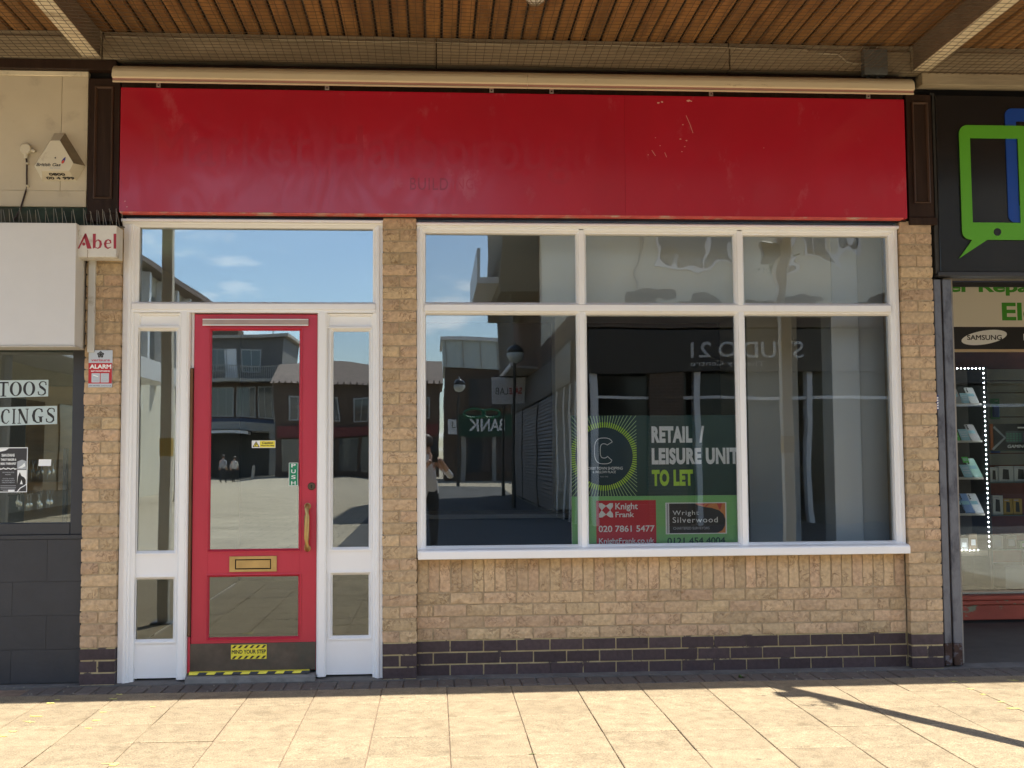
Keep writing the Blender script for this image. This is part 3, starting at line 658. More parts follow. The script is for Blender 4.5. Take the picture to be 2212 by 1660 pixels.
bx('letterbox_void', (lb[0]+.02, lb[1]-.02, DY-.003, DY-.0008, lb[2]+.01, lb[3]-.01), DARKGAP, lp, 0)
bx('flap', (li[0]+.007, li[1]-.007, DY-.0078, DY-.0035, li[2]+.007, li[3]-.007), BRASS, lp, .0015)
hx = P(663, 1140, DY-.04)[0]; hz1, hz0 = P(663, 1090, DY)[1], P(663, 1189, DY)[1]
hp = [(hx, DY-.002, hz0+.012), (hx, DY-.025, hz0+.006), (hx, DY-.042, hz0+.03), (hx, DY-.05, hz0+.08), (hx, DY-.05, hz1-.08), (hx, DY-.042, hz1-.03), (hx, DY-.025, hz1-.006), (hx, DY-.002, hz1-.012)]
h = MB().tube(hp, [.014, .015, .0165, .0175, .0175, .0165, .015, .014], 10).build('pull_handle', BRASS, door, 0, True)
for z in (hz0+.012, hz1-.012): MB().lathe((hx, DY, z), [(.022, .0), (.022, -.004), (.016, -.007)], 14, 'y').build('handle_rose', BRASS, h)
lx, lz = P(673, 1051, DY)
lk = MB().lathe((lx, DY, lz), [(.026, 0), (.026, -.004), (.022, -.008), (.010, -.008)], 20, 'y').build('lock_rose', mat('dark_bronze', (.10, .07, .045), .4, metal=.7), door)
shape('keyhole', [disc(lx, lz+.004, .006, .006, 12), [(lx-.003, lz), (lx+.003, lz), (lx+.004, lz-.013), (lx-.004, lz-.013)]], DY-.0086, DARKGAP, lk)
ksx0 = dl-.008
bx('kickplate', (ksx0, dr-.002, DY-.008, DY-.0005, .068, kz), BRONZE, door, .001)
def sticker(name, uv, y, base, parent): return shape(name, [rr(*uv, .003, 2)], y, base, parent, .0008)
s = RC(499, 1393, 576, 1424, DY-.008); st = sticker('step_sticker', s, DY-.008, YELLOW, door)
h_ = s[3]-s[2]; w_ = s[1]-s[0]; pol = []
for zz in (s[2]+.002, s[3]-.24*h_):
    for i in range(6):
        x = s[0]+.02*w_+i*w_*.165; pol.append([(x, zz), (x+.07*w_, zz), (min(x+.15*w_, s[1]-.002), zz+.2*h_), (x+.075*w_, zz+.2*h_)])
shape('hazard_stripes', pol, DY-.0088, BLACK, st, .0004)
text('MIND YOUR STEP', (s[0]+.02*w_, s[1]-.02*w_, s[2]+.37*h_, s[2]+.65*h_), DY-.0088, BLACK, st, .035, thick=.0004)
s = RC(624, 1000, 644, 1050, DY); st = sticker('push_sticker', s, DY-.0005, WVIN, door)
shape('sticker_ground', [rr(s[0]+.003, s[1]-.003, s[2]+.003, s[3]-.003, .002, 2)], DY-.0013, GREENV, st, .0004)
hh = (s[3]-s[2])/4
for i, ch in enumerate('PUSH'): text(ch, (s[0]+.016, s[1]-.016, s[3]-(i+.92)*hh+.004, s[3]-(i+.18)*hh), DY-.0017, WVIN, st, .02, thick=.0004)
st['label'] = 'green vertical sticker with white capitals PUSH'
s = RC(544, 952, 595, 968, DY+.016); st = sticker('caution_sticker', s, DY+.0155, WVIN, door); w_, h_ = s[1]-s[0], s[3]-s[2]
shape('sticker_ground', [[(s[0]+.34*w_, s[2]+.003), (s[1]-.003, s[2]+.003), (s[1]-.003, s[3]-.003), (s[0]+.34*w_, s[3]-.003)]], DY+.0147, YELLOW, st, .0004)
cxx = s[0]+.18*w_
shape('warning_triangle', [[(cxx-.15*w_, s[2]+.12*h_), (cxx+.15*w_, s[2]+.12*h_), (cxx, s[3]-.08*h_)]], DY+.0147, BLACK, st, .0004)
shape('warning_triangle_inner', [[(cxx-.10*w_, s[2]+.2*h_), (cxx+.10*w_, s[2]+.2*h_), (cxx, s[3]-.24*h_)]], DY+.0143, YELLOW, st, .0004)
shape('warning_symbol', [stroke([(cxx-.03*w_, s[2]+.28*h_), (cxx, s[2]+.42*h_), (cxx+.03*w_, s[2]+.27*h_)], .008)[0], stroke([(cxx, s[2]+.6*h_), (cxx, s[2]+.4*h_)], .008)[0]], DY+.0139, BLACK, st, .0004)
text('Caution', (s[0]+.44*w_, s[0]+.9*w_, s[2]+.52*h_, s[2]+.84*h_), DY+.0143, BLACK, st, .03, thick=.0004)
text('Mind the step', (s[0]+.39*w_, s[0]+.95*w_, s[2]+.16*h_, s[2]+.42*h_), DY+.0143, BLACK, st, .03, thick=.0004)
# hazard tape on the threshold
ht = empty('hazard_tape', (-1.2, .07, .05), 'black and yellow striped tape along the red door threshold', 'tape')
tx0, tx1 = RC(408, 1455, 668, 1455, .06)[:2]
MB().ext([(.050, .0515), (.057, .066), (.078, .070), (.078, .066), (.060, .060), (.054, .0505)], 'x', tx0, tx1).build('tape_band', YELLOW, ht)
n = 7; wd = (tx1-tx0)/n
st = MB()
for i in range(n):
    x = tx0+(i+.48)*wd; st.quad((x, .0492, .0512), (x+.5*wd, .0492, .0512), (x+.62*wd, .0562, .0666), (x+.12*wd, .0562, .0666))
st.build('stripe_print', BLACK, ht)

# ================================================================== FASCIA SIGN
FY = -.06
fz0, fz1 = 3.113, 3.955; fxa, fxb = RC(259, 191, 1956, 470, FY)[:2]
fz0 = (P(258, 459, FY)[1]+P(1959, 472, FY)[1])/2; fz1 = (P(260, 191, FY)[1]+P(1953, 214, FY)[1])/2
fas = empty('fascia_sign', ((fxa+fxb)/2, FY, fz0), 'long blank red fascia board with ghost lettering above the shop', 'sign')
seam = P(1350, 330, FY)[0]
bx('sign_panel', (fxa, seam-.0003, FY, .0, fz0, fz1), FASCIA_RED, fas, .0006); bx('sign_panel', (seam+.0003, fxb, FY, .0, fz0, fz1), FASCIA_RED, fas, .0006)
MB().ext([(FY-.003, fz0-.005), (FY-.003, fz0+.003), (FY-.0006, fz0+.005), (FY-.0006, fz0-.0005), (.0, fz0-.0005), (.0, fz0-.005)], 'x', fxa+.006, fxb-.03).build('bottom_trim', FADED_EDGE, fas)
def fb(u0, v0, u1, v1): return RC(u0, v0, u1, v1, FY)
text('Market Harborough', fb(330, 272, 1285, 395), FY, GHOST2, fas, .004, thick=.0005)
text('arbor', fb(790, 305, 985, 365), FY-.0006, GHOST, fas, .004, thick=.0004) if False else None
text('BUILD', fb(886, 385, 968, 411), FY, GHOST, fas, .0, spacing=1.15, thick=.0006)
text('ING', fb(978, 386, 1022, 410), FY, GHOST2, fas, .0, spacing=1.15, thick=.0005)
chips = MB()
pol = []
for u, v, s in ((1422, 223, 5), (1430, 221, 4), (1487, 218, 5), (1493, 219, 3), (1470, 301, 2.5), (1483, 304, 2.5), (1479, 317, 2), (1475, 270, 2), (1426, 315, 2), (1473, 328, 2), (1416, 298, 1.6), (270, 435, 2), (274, 447, 2), (1400, 335, 1.6), (1650, 320, 1.6)):
    x, z = P(u, v, FY); k = s/320
    pol.append([(x+k*rnd.uniform(.5, 1.1)*math.cos(a), z+.6*k*rnd.uniform(.4, 1)*math.sin(a)) for a in [i*.9 for i in range(7)]])
for pts in ([(1482, 250), (1490, 268), (1497, 288)], [(1408, 325), (1416, 337)], [(1436, 330), (1440, 340)]):
    pol += stroke([P(u, v, FY) for u, v in pts], .003)
shape('paint_chips', pol, FY, CHIP, fas, .0005)
bx('backing_board', (-2.10, 3.30, .002, .06, 3.10, 4.14), BROWN, fas, 0)

# brown panelled pilaster heads either side of the sign
def pilaster(u0, u1, v0, v1, label):
    x0, x1, z0, z1 = RC(u0, v0, u1, v1, .0)
    root = empty('pilaster_head', ((x0+x1)/2, 0, z0), label, 'pilaster')
    bx('body', (x0, x1, .0, .20, z0, z1), BROWN, root, .003)
    w = x1-x0
    MB().ring(x0+.2*w, x1-.2*w, z0+.10, z1-.055, [(0, -.0005), (0, -.012), (.006, -.014), (.016, -.004), (.016, -.0005)]).build('panel_moulding', mat('brown_stain_light', (.065, .034, .02), .4, spec=.25), root)
    bx('base_block', (x0-.004, x1+.004, -.012, .2, z0-.055, z0-.0005), BROWN, root, .004)
    return root
pilaster(190, 258, 170, 462, 'dark brown panelled pilaster head above the small Abel sign')
pilaster(1960, 2018, 205, 470, 'dark brown panelled pilaster head beside the black shop fascia')

# cream light pelmet above the sign
pel = empty('light_pelmet', (.6, -.12, 4.02), 'long cream rounded metal light pelmet above the red fascia', 'light fitting')
TY = -.17
tz0 = (P(254, 174, TY)[1]+P(1960, 203, TY)[1])/2; tz1 = (P(240, 148, TY)[1]+P(1977, 176, TY)[1])/2
ta, tb = RC(241, 160, 1976, 190, TY)[:2]
hgt = tz1-tz0+.05
prof = [(-.02, tz0-.004+hgt), (-.07, tz0-.006+hgt)] + [(-.07-.10*math.sin(R(a)), tz0+.045+(hgt-.051)*math.cos(R(a))) for a in range(15, 91, 15)] + [(-.172, tz0+.030), (-.150, tz0+.026), (-.146, tz0+.010), (-.152, tz0+.006), (-.152, tz0), (-.138, tz0), (-.138, tz0+.05), (-.02, tz0+.06)]
tm = (ta+tb)/2+.03
for i, (a, b) in enumerate(((ta, tm-.001), (tm+.001, tb))):
    o = MB().ext(prof, 'x', a, b).build('casing', CREAM, pel)
    me = o.data; me.materials.append(PINK)
    for f in me.polygons:
        c = f.center
        if len(f.vertices) == 4 and -.1485 > c.y-.0 or False: pass
        if len(f.vertices) == 4 and tz0+.009 < c.z < tz0+.019 and c.y < -.14: f.material_index = 1
for u in (341, 706, 1062, 1192, 1537, 1877):
    x = P(u, 195, -.08)[0]; br = bx('bracket', (x-.014, x+.014, -.068, -.062, fz1+.004, tz0+.03), ALU, pel, .001)
    MB().lathe((x, -.0685, fz1+.016), [(.005, 0), (.005, -.003), (.002, -.003)], 8, 'y').build('bolt', DARKGAP, br)

# ================================================================== CANOPY
CZ = 4.35; CYF = -2.75
can = empty('canopy', (.6, -1.4, CZ), 'timber canopy with varnished boarded soffit over the pavement', 'canopy')
bxs = [(-2.345, -2.235), (3.365, 3.47)]
BW = .1105
bdm = []
for i in range(6):
    o = MB().ext([(-BW/2+.008, .022), (-BW/2+.008, .012), (-BW/2+.017, 0), (BW/2-.017, 0), (BW/2-.008, .012), (BW/2-.008, .022)], 'y', CYF+.06, .02).build('tmp', BOARD); bdm.append(o.data); bpy.data.objects.remove(o)
x = -5.2
while x < 6.6:
    inst('soffit_board', rnd.choice(bdm), (x, 0, CZ+rnd.uniform(-.002, .002)), can); x += BW
bx('deck', (-5.3, 6.7, CYF, .1, CZ+.026, CZ+.16), DARKGAP, can, 0)
bx('front_fascia', (-5.3, 6.7, CYF-.03, CYF-.001, 4.10, CZ+.2), mat('canopy_fascia', (.5, .47, .40), .6), can, .004)
bx('roof_felt', (-5.3, 6.7, CYF-.02, .1, CZ+.17, CZ+.2), CONC, can, 0)
for x0, x1 in bxs + [(-5.0, -4.9)] + [(6.2, 6.3)]:
    o = MB().box(x0, x1, CYF, -.045, 4.17, CZ-.004).build('cross_beam', BEAMS, can, .004)
    MB().box(x0-.002, x1+.002, CYF+.003, -.047, 4.163, 4.169).build('painted_soffit_strip', BEAMP, o)
# wall beam: set-back upper board, main lower board in lengths
for x0, x1 in ((-5.2, -2.36), (-2.22, .01), (.018, 2.05), (2.058, 3.35), (3.48, 6.6)):
    bx('wall_beam', (x0, x1, -.04, .05, 4.155, 4.305), TIMBER, can, .004)
    bx('upper_wall_board', (x0, x1, -.018, .05, 4.308, CZ-.001), TIMBER, can, .002)
bx('wall_plate', (-5.2, -2.13, -.03, .05, 4.085, 4.15), BROWN, can, .003); bx('wall_plate', (3.42, 6.6, -.06, .05, 4.065, 4.15), TIMBER, can, .003)
for x0, x1 in bxs: bx('beam_end_block', (x0-.012, x1+.008, -.044, .05, 4.156, CZ-.002), TIMBER, can, .003)
# thin cable along the wall beam
pts = [(-2.2+i*.12, -.045+.003*math.sin(i*2.1), 4.306+.008*mnoise.noise(Vector((i*.31, 3, 1)))) for i in range(41)]
o = MB().tube(pts, .004, 6).build('cable', CABLEW); tag(o, 'thin pale cable slung along the grey timber wall beam', 'cable')
# posts under the beams
def post(x, label):
    root = empty('canopy_post', (x, -2.6, 0), label, 'post', 'square canopy posts at the pavement edge')
    bx('shaft', (x-.048, x+.048, -2.648, -2.552, .0, 4.165), mat('post_paint', (.66, .63, .55), .6, var=.05), root, .006)
    bx('base_plate', (x-.10, x+.10, -2.70, -2.50, .001, .018), STEEL, root, .003)
    MB().ring(x-.0615, x+.0615, 1.52, 1.66, [(0, -2.664), (0, -2.535)]).build('yellow_band_edge', YELLOW, root) if False else None
    if x > 0: bracket(root, x)
    b = MB(); b.box(x-.0505, x+.0505, -2.6505, -2.5495, 1.50, 1.66); b.build('yellow_band', mat('dull_yellow_band', (.5, .36, .10), .6), root)
def bracket(root, x):
    MB().tube([(x, -2.64, 3.30), (x+.02, -2.75, 3.42), (x+.03, -2.9, 3.47)], .014, 8).build('basket_bracket', CHAR, root)
    bx('flood_lamp', (x-.20, x-.045, -2.66, -2.54, 3.36, 3.46), CHAR, root, .01)
    lf = MB()
    for i in range(60):
        p = Vector((x+.02+rnd.gauss(0, .07), -2.86+rnd.gauss(0, .07), 3.36+rnd.gauss(0, .05))); d = Vector((rnd.uniform(-1, 1), rnd.uniform(-1, 1), rnd.uniform(-1, .4))).normalized()*.05; w = d.cross(Vector((rnd.random(), rnd.random(), 1))).normalized()*.016
        lf.quad(p, p+d*.5+w, p+d, p+d*.5-w)
    lf.build('trailing_leaves', wm, root)
post(-2.43, 'grey canopy post with yellow band mirrored beside the left side light'); post(3.30, 'grey canopy post with yellow band that throws the long shadow')
# bird netting below the beams
nb = MB()
def netz(x, y): return 4.148+.012*(y+.06)*-1*.6+.010*mnoise.noise(Vector((x*1.3, y*2.2, 0)))-.012*abs(math.sin((x+2.3)*.55*math.pi/1.0))*(1 if y < -.1 else .2)
gp = .055
xs = [-4.4+gp*i for i in range(int(10.2/gp))]; ys = [-.052-gp*j for j in range(26)]
for y in ys:
    pts = [(x+.003*mnoise.noise(Vector((x*9, y*9, 5))), y+.004*mnoise.noise(Vector((x*7, y*9, 2))), netz(x, y)) for x in xs]
    nb.tube(pts, .0019, 3, False)
for x in xs:
    pts = [(x+.005*mnoise.noise(Vector((x*9, y*9, 5))), y, netz(x, y)) for y in ys]
    nb.tube(pts, .0019, 3, False)
tag(nb.build('bird_netting', NETM), 'fine brown square mesh bird netting stretched below the soffit', 'netting')
# oval bulkhead lamp on the soffit
lx, ly = G(1153, 12, CZ-.06); lx, ly = lx, ly-.10
lamp = empty('bulkhead_lamp', (lx, ly, CZ), 'small oval caged bulkhead lamp on the boarded soffit', 'lamp')
MB().lathe((lx, ly, CZ-.002), [(.075, 0), (.075, -.02), (.066, -.026)], 20, 'z').build('base', PLASD, lamp)
MB().lathe((lx, ly, CZ-.026), [(.064, 0), (.062, -.025), (.05, -.052), (.028, -.066), (.006, -.07)], 20, 'z').build('diffuser', mat('lamp_glass', (.62, .58, .5), .25), lamp, 0, True)
cg = MB()
for i in range(4):
    a = math.pi*i/4; cg.tube([(lx+.07*math.cos(t)*math.cos(a), ly+.07*math.cos(t)*math.sin(a), CZ-.026-.075*math.sin(t)) for t in [math.pi*k/10 for k in range(11)]], .003, 5)
cg.build('cage', PLASD, lamp)
# junction box on the beam at right
j = RC(1866, 106, 1917, 162, -.10)
jb = empty('junction_box', ((j[0]+j[1])/2, -.05, j[2]), 'grey weatherproof junction box on the timber wall beam', 'junction box')
bx('housing', (j[0], j[1], -.11, -.041, j[2], j[3]), mat('grey_plastic', (.10, .105, .10), .6, var=.25, vscale=12), jb, .006)
for fx in (.2, .62): MB().lathe((j[0]+(j[1]-j[0])*fx, -.075, j[2]-.0005), [(.012, 0), (.014, -.012), (.01, -.03)], 10, 'z').build('cable_gland', BLACK, jb)
MB().tube([(j[0], -.07, j[2]+.09), (j[0]-.06, -.06, j[2]+.092), (j[0]-.10, -.05, j[2]+.105), (j[0]-.16, -.046, j[2]+.16), (j[0]-.3, -.046, j[2]+.165)], .007, 8).build('conduit', CABLEW, jb, 0, True)

# ================================================================== UNIT INTERIOR
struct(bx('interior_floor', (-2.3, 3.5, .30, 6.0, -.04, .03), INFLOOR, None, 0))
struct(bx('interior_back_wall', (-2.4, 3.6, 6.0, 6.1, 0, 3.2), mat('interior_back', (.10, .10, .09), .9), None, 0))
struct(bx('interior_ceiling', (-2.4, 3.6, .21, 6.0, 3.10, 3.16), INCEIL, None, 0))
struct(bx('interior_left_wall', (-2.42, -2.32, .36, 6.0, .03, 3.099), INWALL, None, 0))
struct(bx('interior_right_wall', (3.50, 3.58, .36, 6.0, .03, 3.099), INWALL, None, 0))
a, b = RC(1802, 800, 1862, 1170, .42)[:2]
part = empty('partition', (b, .42, .03), 'pale boxed column and partition inside the right window pane', 'partition')
bx('column', (a, b, .42, .64, .031, 3.098), mat('interior_white', (.74, .78, .78), .8), part, .004)
bx('wall_board', (b+.001, 3.49, .50, .58, .031, 3.098), INWALL, part, 0)
bx('return_board', (RC(1618, 800, 1700, 1170, 1.2)[0], a-.001, 1.2, 1.28, .031, 3.097), mat('interior_grey', (.55, .55, .50), .9), part, 0)
p2 = bx('partition', (1.2, 1.5, 3.6, 3.9, .031, 3.098), INWALL, None, .004); tag(p2, 'grey square pillar deep inside the unit behind the to let board', 'pillar')
bx('added_pale_panel', (.75, a-.002, .38, .41, 2.475, 3.098), mat('added_panel_cream', (.85, .84, .74), .8), part, .004)  # pale panel added inside so the upper panes look brighter
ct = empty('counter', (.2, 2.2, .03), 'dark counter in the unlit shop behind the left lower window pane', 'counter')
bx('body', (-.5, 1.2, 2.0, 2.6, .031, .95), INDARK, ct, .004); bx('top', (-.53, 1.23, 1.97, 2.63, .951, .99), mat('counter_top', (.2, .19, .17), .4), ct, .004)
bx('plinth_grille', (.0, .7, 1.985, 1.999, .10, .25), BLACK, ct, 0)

# ================================================================== TO LET BOARD
TLY = .125
c3 = crop(1950, 1400, 2.765)
def tb_(x0, y0, x1, y1): return RC(*c3(x0, y0), *c3(x1, y1), TLY)
L0 = tb_(205, 200, 1815, 1520)
bd = empty('to_let_board', ((L0[0]+L0[1])/2, TLY, .85), 'green printed board reading RETAIL / LEISURE UNIT TO LET behind the glass', 'board')
TG = mat('print_dark_teal', (.008, .050, .042), .5); TL = mat('print_leaf_green', (.24, .58, .20), .5); TN = mat('print_navy_teal', (.006, .035, .048), .5)
TY2 = mat('print_lime', (.50, .80, .06), .5); TW = mat('print_white', (.90, .92, .91), .5); TR = mat('print_red', (.62, .02, .035), .5); TK = mat('print_black', (.018, .016, .016), .5)
TO = mat('print_orange', (.72, .27, .07), .5); TDG = mat('print_dark_green_text', (.012, .07, .045), .5); TGY = mat('print_grey', (.42, .45, .48), .5); TRS = mat('print_scarlet', (.6, .07, .04), .5)
bx('backing_sheet', (L0[0], L0[1]+.03, TLY, TLY+.006, .86, L0[3]), WVIN, bd, 0)
U = tb_(205, 200, 1830, 988); x0, x1, z0, z1 = U; zmid = z0
shape('upper_print', [[(x0, z0), (L0[1]+.03, z0), (L0[1]+.03, z1), (x0, z1)]], TLY-.0006, TG, bd, .0005)
shape('lower_print', [[(x0, .861), (L0[1]+.03, .861), (L0[1]+.03, z0-.0005), (x0, z0-.0005)]], TLY-.0006, TL, bd, .0005)
cc = tb_(525, 598, 530, 602); ccx, ccz = cc[0], cc[2]; rad = tb_(243, 598, 815, 602); rad = (rad[1]-rad[0])/2
bx0 = x0; bx1 = tb_(205, 200, 846, 988)[1]
thin, thick_ = [], []
NR = 88
for i in range(NR):
    a = 2*math.pi*(i+.5)/NR; c, s_ = math.cos(a), math.sin(a)
    tmax = min((bx1-ccx)/c if c > 1e-6 else ((bx0-ccx)/c if c < -1e-6 else 9), (z1-ccz)/s_ if s_ > 1e-6 else ((z0-ccz)/s_ if s_ < -1e-6 else 9))-.001
    r1 = min(rad*1.16, tmax)
    def q(r0, r1, w): n_ = (-s_*w, c*w); return [(ccx+c*r0-n_[0], ccz+s_*r0-n_[1]), (ccx+c*r0+n_[0], ccz+s_*r0+n_[1]), (ccx+c*r1+n_[0], ccz+s_*r1+n_[1]), (ccx+c*r1-n_[0], ccz+s_*r1-n_[1])]
    if tmax > rad: thick_.append(q(rad*.98, r1, .0042))
    if tmax > rad*1.16: thin.append(q(r1, tmax, .0022))
shape('sunburst_inner_rays', thick_, TLY-.0012, TY2, bd, .0004); shape('sunburst_outer_rays', thin, TLY-.0012, mat('print_pale_green', (.40, .60, .28), .5), bd, .0004)
shape('roundel', [disc(ccx, ccz, rad*.985, None, 48)], TLY-.0017, TN, bd, .0004)
# outlined capital C
cb_ = tb_(432, 422, 618, 675); ox, oz = (cb_[0]+cb_[1])/2, (cb_[2]+cb_[3])/2; ow, oh = (cb_[1]-cb_[0])/2, (cb_[3]-cb_[2])/2
def sup(a, rx, rz): c, s_ = math.cos(a), math.sin(a); k = (abs(c)**3+abs(s_)**3)**(-1/3); return (ox+rx*c*k, oz+rz*s_*k)
outer = [sup(R(a), ow, oh) for a in range(38, 323, 8)]; inner = [sup(R(a), ow*.40, oh*.55) for a in range(318, 38, -8)]
path = outer+inner+[outer[0], outer[1]]
shape('letter_outline', stroke(path, .0042), TLY-.0022, TW, bd, .0004)
text('CORBY TOWN SHOPPING', tb_(345, 705, 708, 733), TLY-.0022, TW, bd, .012, thick=.0004)
text('& WILLOW PLACE', tb_(414, 743, 640, 767), TLY-.0022, TW, bd, .006, thick=.0004)
text('MAKE TIME', tb_(489, 795, 566, 807), TLY-.0022, TGY, bd, .0, thick=.0004)
text('RETAIL  /', tb_(990, 305, 1506, 470), TLY-.0012, TW, bd, .058, spacing=1.10, thick=.0004)
text('LEISURE UNIT', tb_(992, 517, 1842, 680), TLY-.0012, TW, bd, .058, spacing=1.10, thick=.0004)
text('TO LET', tb_(994, 731, 1396, 893), TLY-.0012, TY2, bd, .058, spacing=1.10, thick=.0004)
k0 = tb_(450, 1033, 1036, 1560); shape('red_panel', [[(k0[0], .862), (k0[1], .862), (k0[1], k0[3]), (k0[0], k0[3])]], TLY-.0012, TR, bd, .0005)
q = tb_(475, 1060, 613, 1200); qx, qz, qw, qh = (q[0]+q[1])/2, (q[2]+q[3])/2, (q[1]-q[0])/2, (q[3]-q[2])/2
lo = [(-1, -1), (-.55, -1), (0, -.62), (.55, -1), (1, -1), (1, -.5), (.62, 0), (1, .5), (1, 1), (.55, 1), (0, .62), (-.55, 1), (-1, 1), (-1, .5), (-.62, 0), (-1, -.5)]
shape('logo_square', [[(qx+a*qw, qz+b*qh) for a, b in lo]], TLY-.0018, TW, bd, .0004)
shape('logo_diamond', [[(qx-.58*qw, qz), (qx, qz-.58*qh), (qx+.58*qw, qz), (qx, qz+.58*qh)]], TLY-.0023, TR, bd, .0004)
text('Knight', tb_(635, 1058, 856, 1140), TLY-.0018, TW, bd, .02, thick=.0004); text('Frank', tb_(637, 1145, 820, 1198), TLY-.0018, TW, bd, .02, thick=.0004)
text('020 7861 5477', tb_(472, 1278, 1020, 1342), TLY-.0018, TW, bd, .018, thick=.0004)
text('KnightFrank.co.uk', tb_(476, 1402, 1016, 1470), TLY-.0018, TW, bd, .015, thick=.0004)
w0 = tb_(1128, 1053, 1726, 1362); wx0, wx1, wz0, wz1 = w0; ww, wh = wx1-wx0, wz1-wz0
shape('surveyor_panel_border', [[(wx0, wz0), (wx1, wz0), (wx1, wz1), (wx0, wz1)]], TLY-.0012, TW, bd, .0005)
shape('surveyor_panel_stripe', [[(wx0+.02*ww, wz0+.03*wh), (wx0+.045*ww, wz0+.03*wh), (wx0+.045*ww, wz1-.03*wh), (wx0+.02*ww, wz1-.03*wh)]], TLY-.0018, TGY, bd, .0003)
shape('surveyor_panel_ground', [[(wx0+.06*ww, wz0+.03*wh), (wx1-.02*ww, wz0+.03*wh), (wx1-.02*ww, wz1-.03*wh), (wx0+.06*ww, wz1-.03*wh)]], TLY-.0018, TO, bd, .0004)
sw = [(.06, .03), (.84, .03), (.92, .10), (.97, .25), (.98, .45), (.95, .62), (.88, .74), (.76, .82), (.62, .86), (.54, .90), (.48, .97), (.06, .97)]
shape('surveyor_panel_black', [[(wx0+a*ww, wz0+b*wh) for a, b in sw]], TLY-.0023, TK, bd, .0004)
shape('surveyor_panel_red', [[(wx0+a*ww, wz0+b*wh) for a, b in pl] for pl in ([(.50, .968), (.62, .90), (.66, .968)], [(.70, .968), (.64, .87), (.67, .86), (.72, .95), (.80, .968)], [(.84, .968), (.88, .78), (.90, .77), (.93, .968)])], TLY-.0027, TRS, bd, .0003)
text('Wright', tb_(1197, 1132, 1452, 1190), TLY-.0028, TW, bd, .0, spacing=1.15, thick=.0004); text('Silverwood', tb_(1197, 1196, 1638, 1250), TLY-.0028, TW, bd, .0, spacing=1.15, thick=.0004)
text('CHARTERED SURVEYORS', tb_(1203, 1292, 1558, 1318), TLY-.0028, TGY, bd, .008, thick=.0004)
text('0121 454 4004', tb_(1145, 1395, 1712, 1462), TLY-.0018, TDG, bd, .02, thick=.0004)

# ================================================================== ALARM PLATE on left pillar
cv = crop(250, 1150, 5.532)
a0 = RC(*cv(352, 505), *cv(820, 1236), -.004)
al = empty('alarm_plate', ((a0[0]+a0[1])/2, -.004, a0[2]), 'red and silver ALARM plate screwed to the left brick pillar', 'alarm sign')
SIL = mat('silver_print', (.52, .56, .60), .3, metal=.2)
bx('plate', (a0[0], a0[1], -.008, -.003, a0[2], a0[3]), SIL, al, .002)
def ab(x0, y0, x1, y1): return RC(*cv(x0, y0), *cv(x1, y1), -.008)
r_ = ab(352, 757, 818, 1160); shape('red_band', [[(a0[0]+.001, r_[2]), (a0[1]-.001, r_[2]), (a0[1]-.001, r_[3]), (a0[0]+.001, r_[3])]], -.008, mat('print_alarm_red', (.50, .015, .02), .4), al, .0005)
st = ab(520, 525, 658, 660); sx, sz, sr = (st[0]+st[1])/2, (st[2]+st[3])/2, (st[1]-st[0])/2
shape('star_emblem', [[(sx+sr*(1.0+.14*math.cos(5*(t-math.pi/2)))*.9*math.cos(t), sz+sr*(1.0+.14*math.cos(5*(t-math.pi/2)))*.9*math.sin(t)) for t in [2*math.pi*i/60 for i in range(60)]]], -.008, TK, al, .0005)
shape('star_emblem_ring', stroke([(sx+.5*sr*math.cos(t), sz+.5*sr*math.sin(t)) for t in [2*math.pi*i/24 for i in range(25)]], .0015), -.0086, TGY, al, .0003)
text('verisure', ab(405, 675, 772, 725), -.008, mat('print_crimson', (.48, .02, .06), .4), al, .02, thick=.0004)
text('ALARM', ab(374, 785, 798, 868), -.0085, TW, al, .04, thick=.0004)
text('24/7 MONITORING', ab(398, 902, 770, 930), -.0085, TW, al, .03, thick=.0004)
for X0_, X1_ in ((410, 575), (590, 752)):
    e = ab(X0_, 958, X1_, 1140); shape('pictogram_square', [rr(*e, .004)], -.0085, SIL, al, .0004)
    e2 = ab(X0_+25, 1102, X1_-25, 1112); shape('caption_bar', [[(e2[0], e2[2]), (e2[1], e2[2]), (e2[1], e2[3]), (e2[0], e2[3])]], -.009, TGY, al, .0003)
e = ab(435, 985, 545, 1060); shape('camera_pictogram', [[(e[0], e[3]-.004), (e[0]+.006, e[3]), (e[1], e[2]+.014), (e[1]-.003, e[2]+.008), (e[0], e[2]+.020)]], -.009, TW, al, .0003)
shape('camera_pictogram_outline', stroke([(e[0], e[2]), (e[0]+.008, e[2]+.010), (e[1], e[2]+.008)], .0016), -.009, TGY, al, .0003)
e = ab(620, 970, 720, 1095); mx_ = (e[0]+e[1])/2
shape('operator_pictogram', stroke([(mx_+.008*math.cos(t), e[3]-.010+.009*math.sin(t)) for t in [2*math.pi*i/16 for i in range(17)]], .0016)+stroke([(e[0], e[2]), (e[0]+.003, e[2]+.008), (mx_, e[2]+.011), (e[1]-.003, e[2]+.008), (e[1], e[2])], .0016), -.009, TGY, al, .0003)
text('0333 200 9000  verisure.co.uk', ab(360, 1192, 795, 1212), -.008, TN, al, .01, thick=.0004)

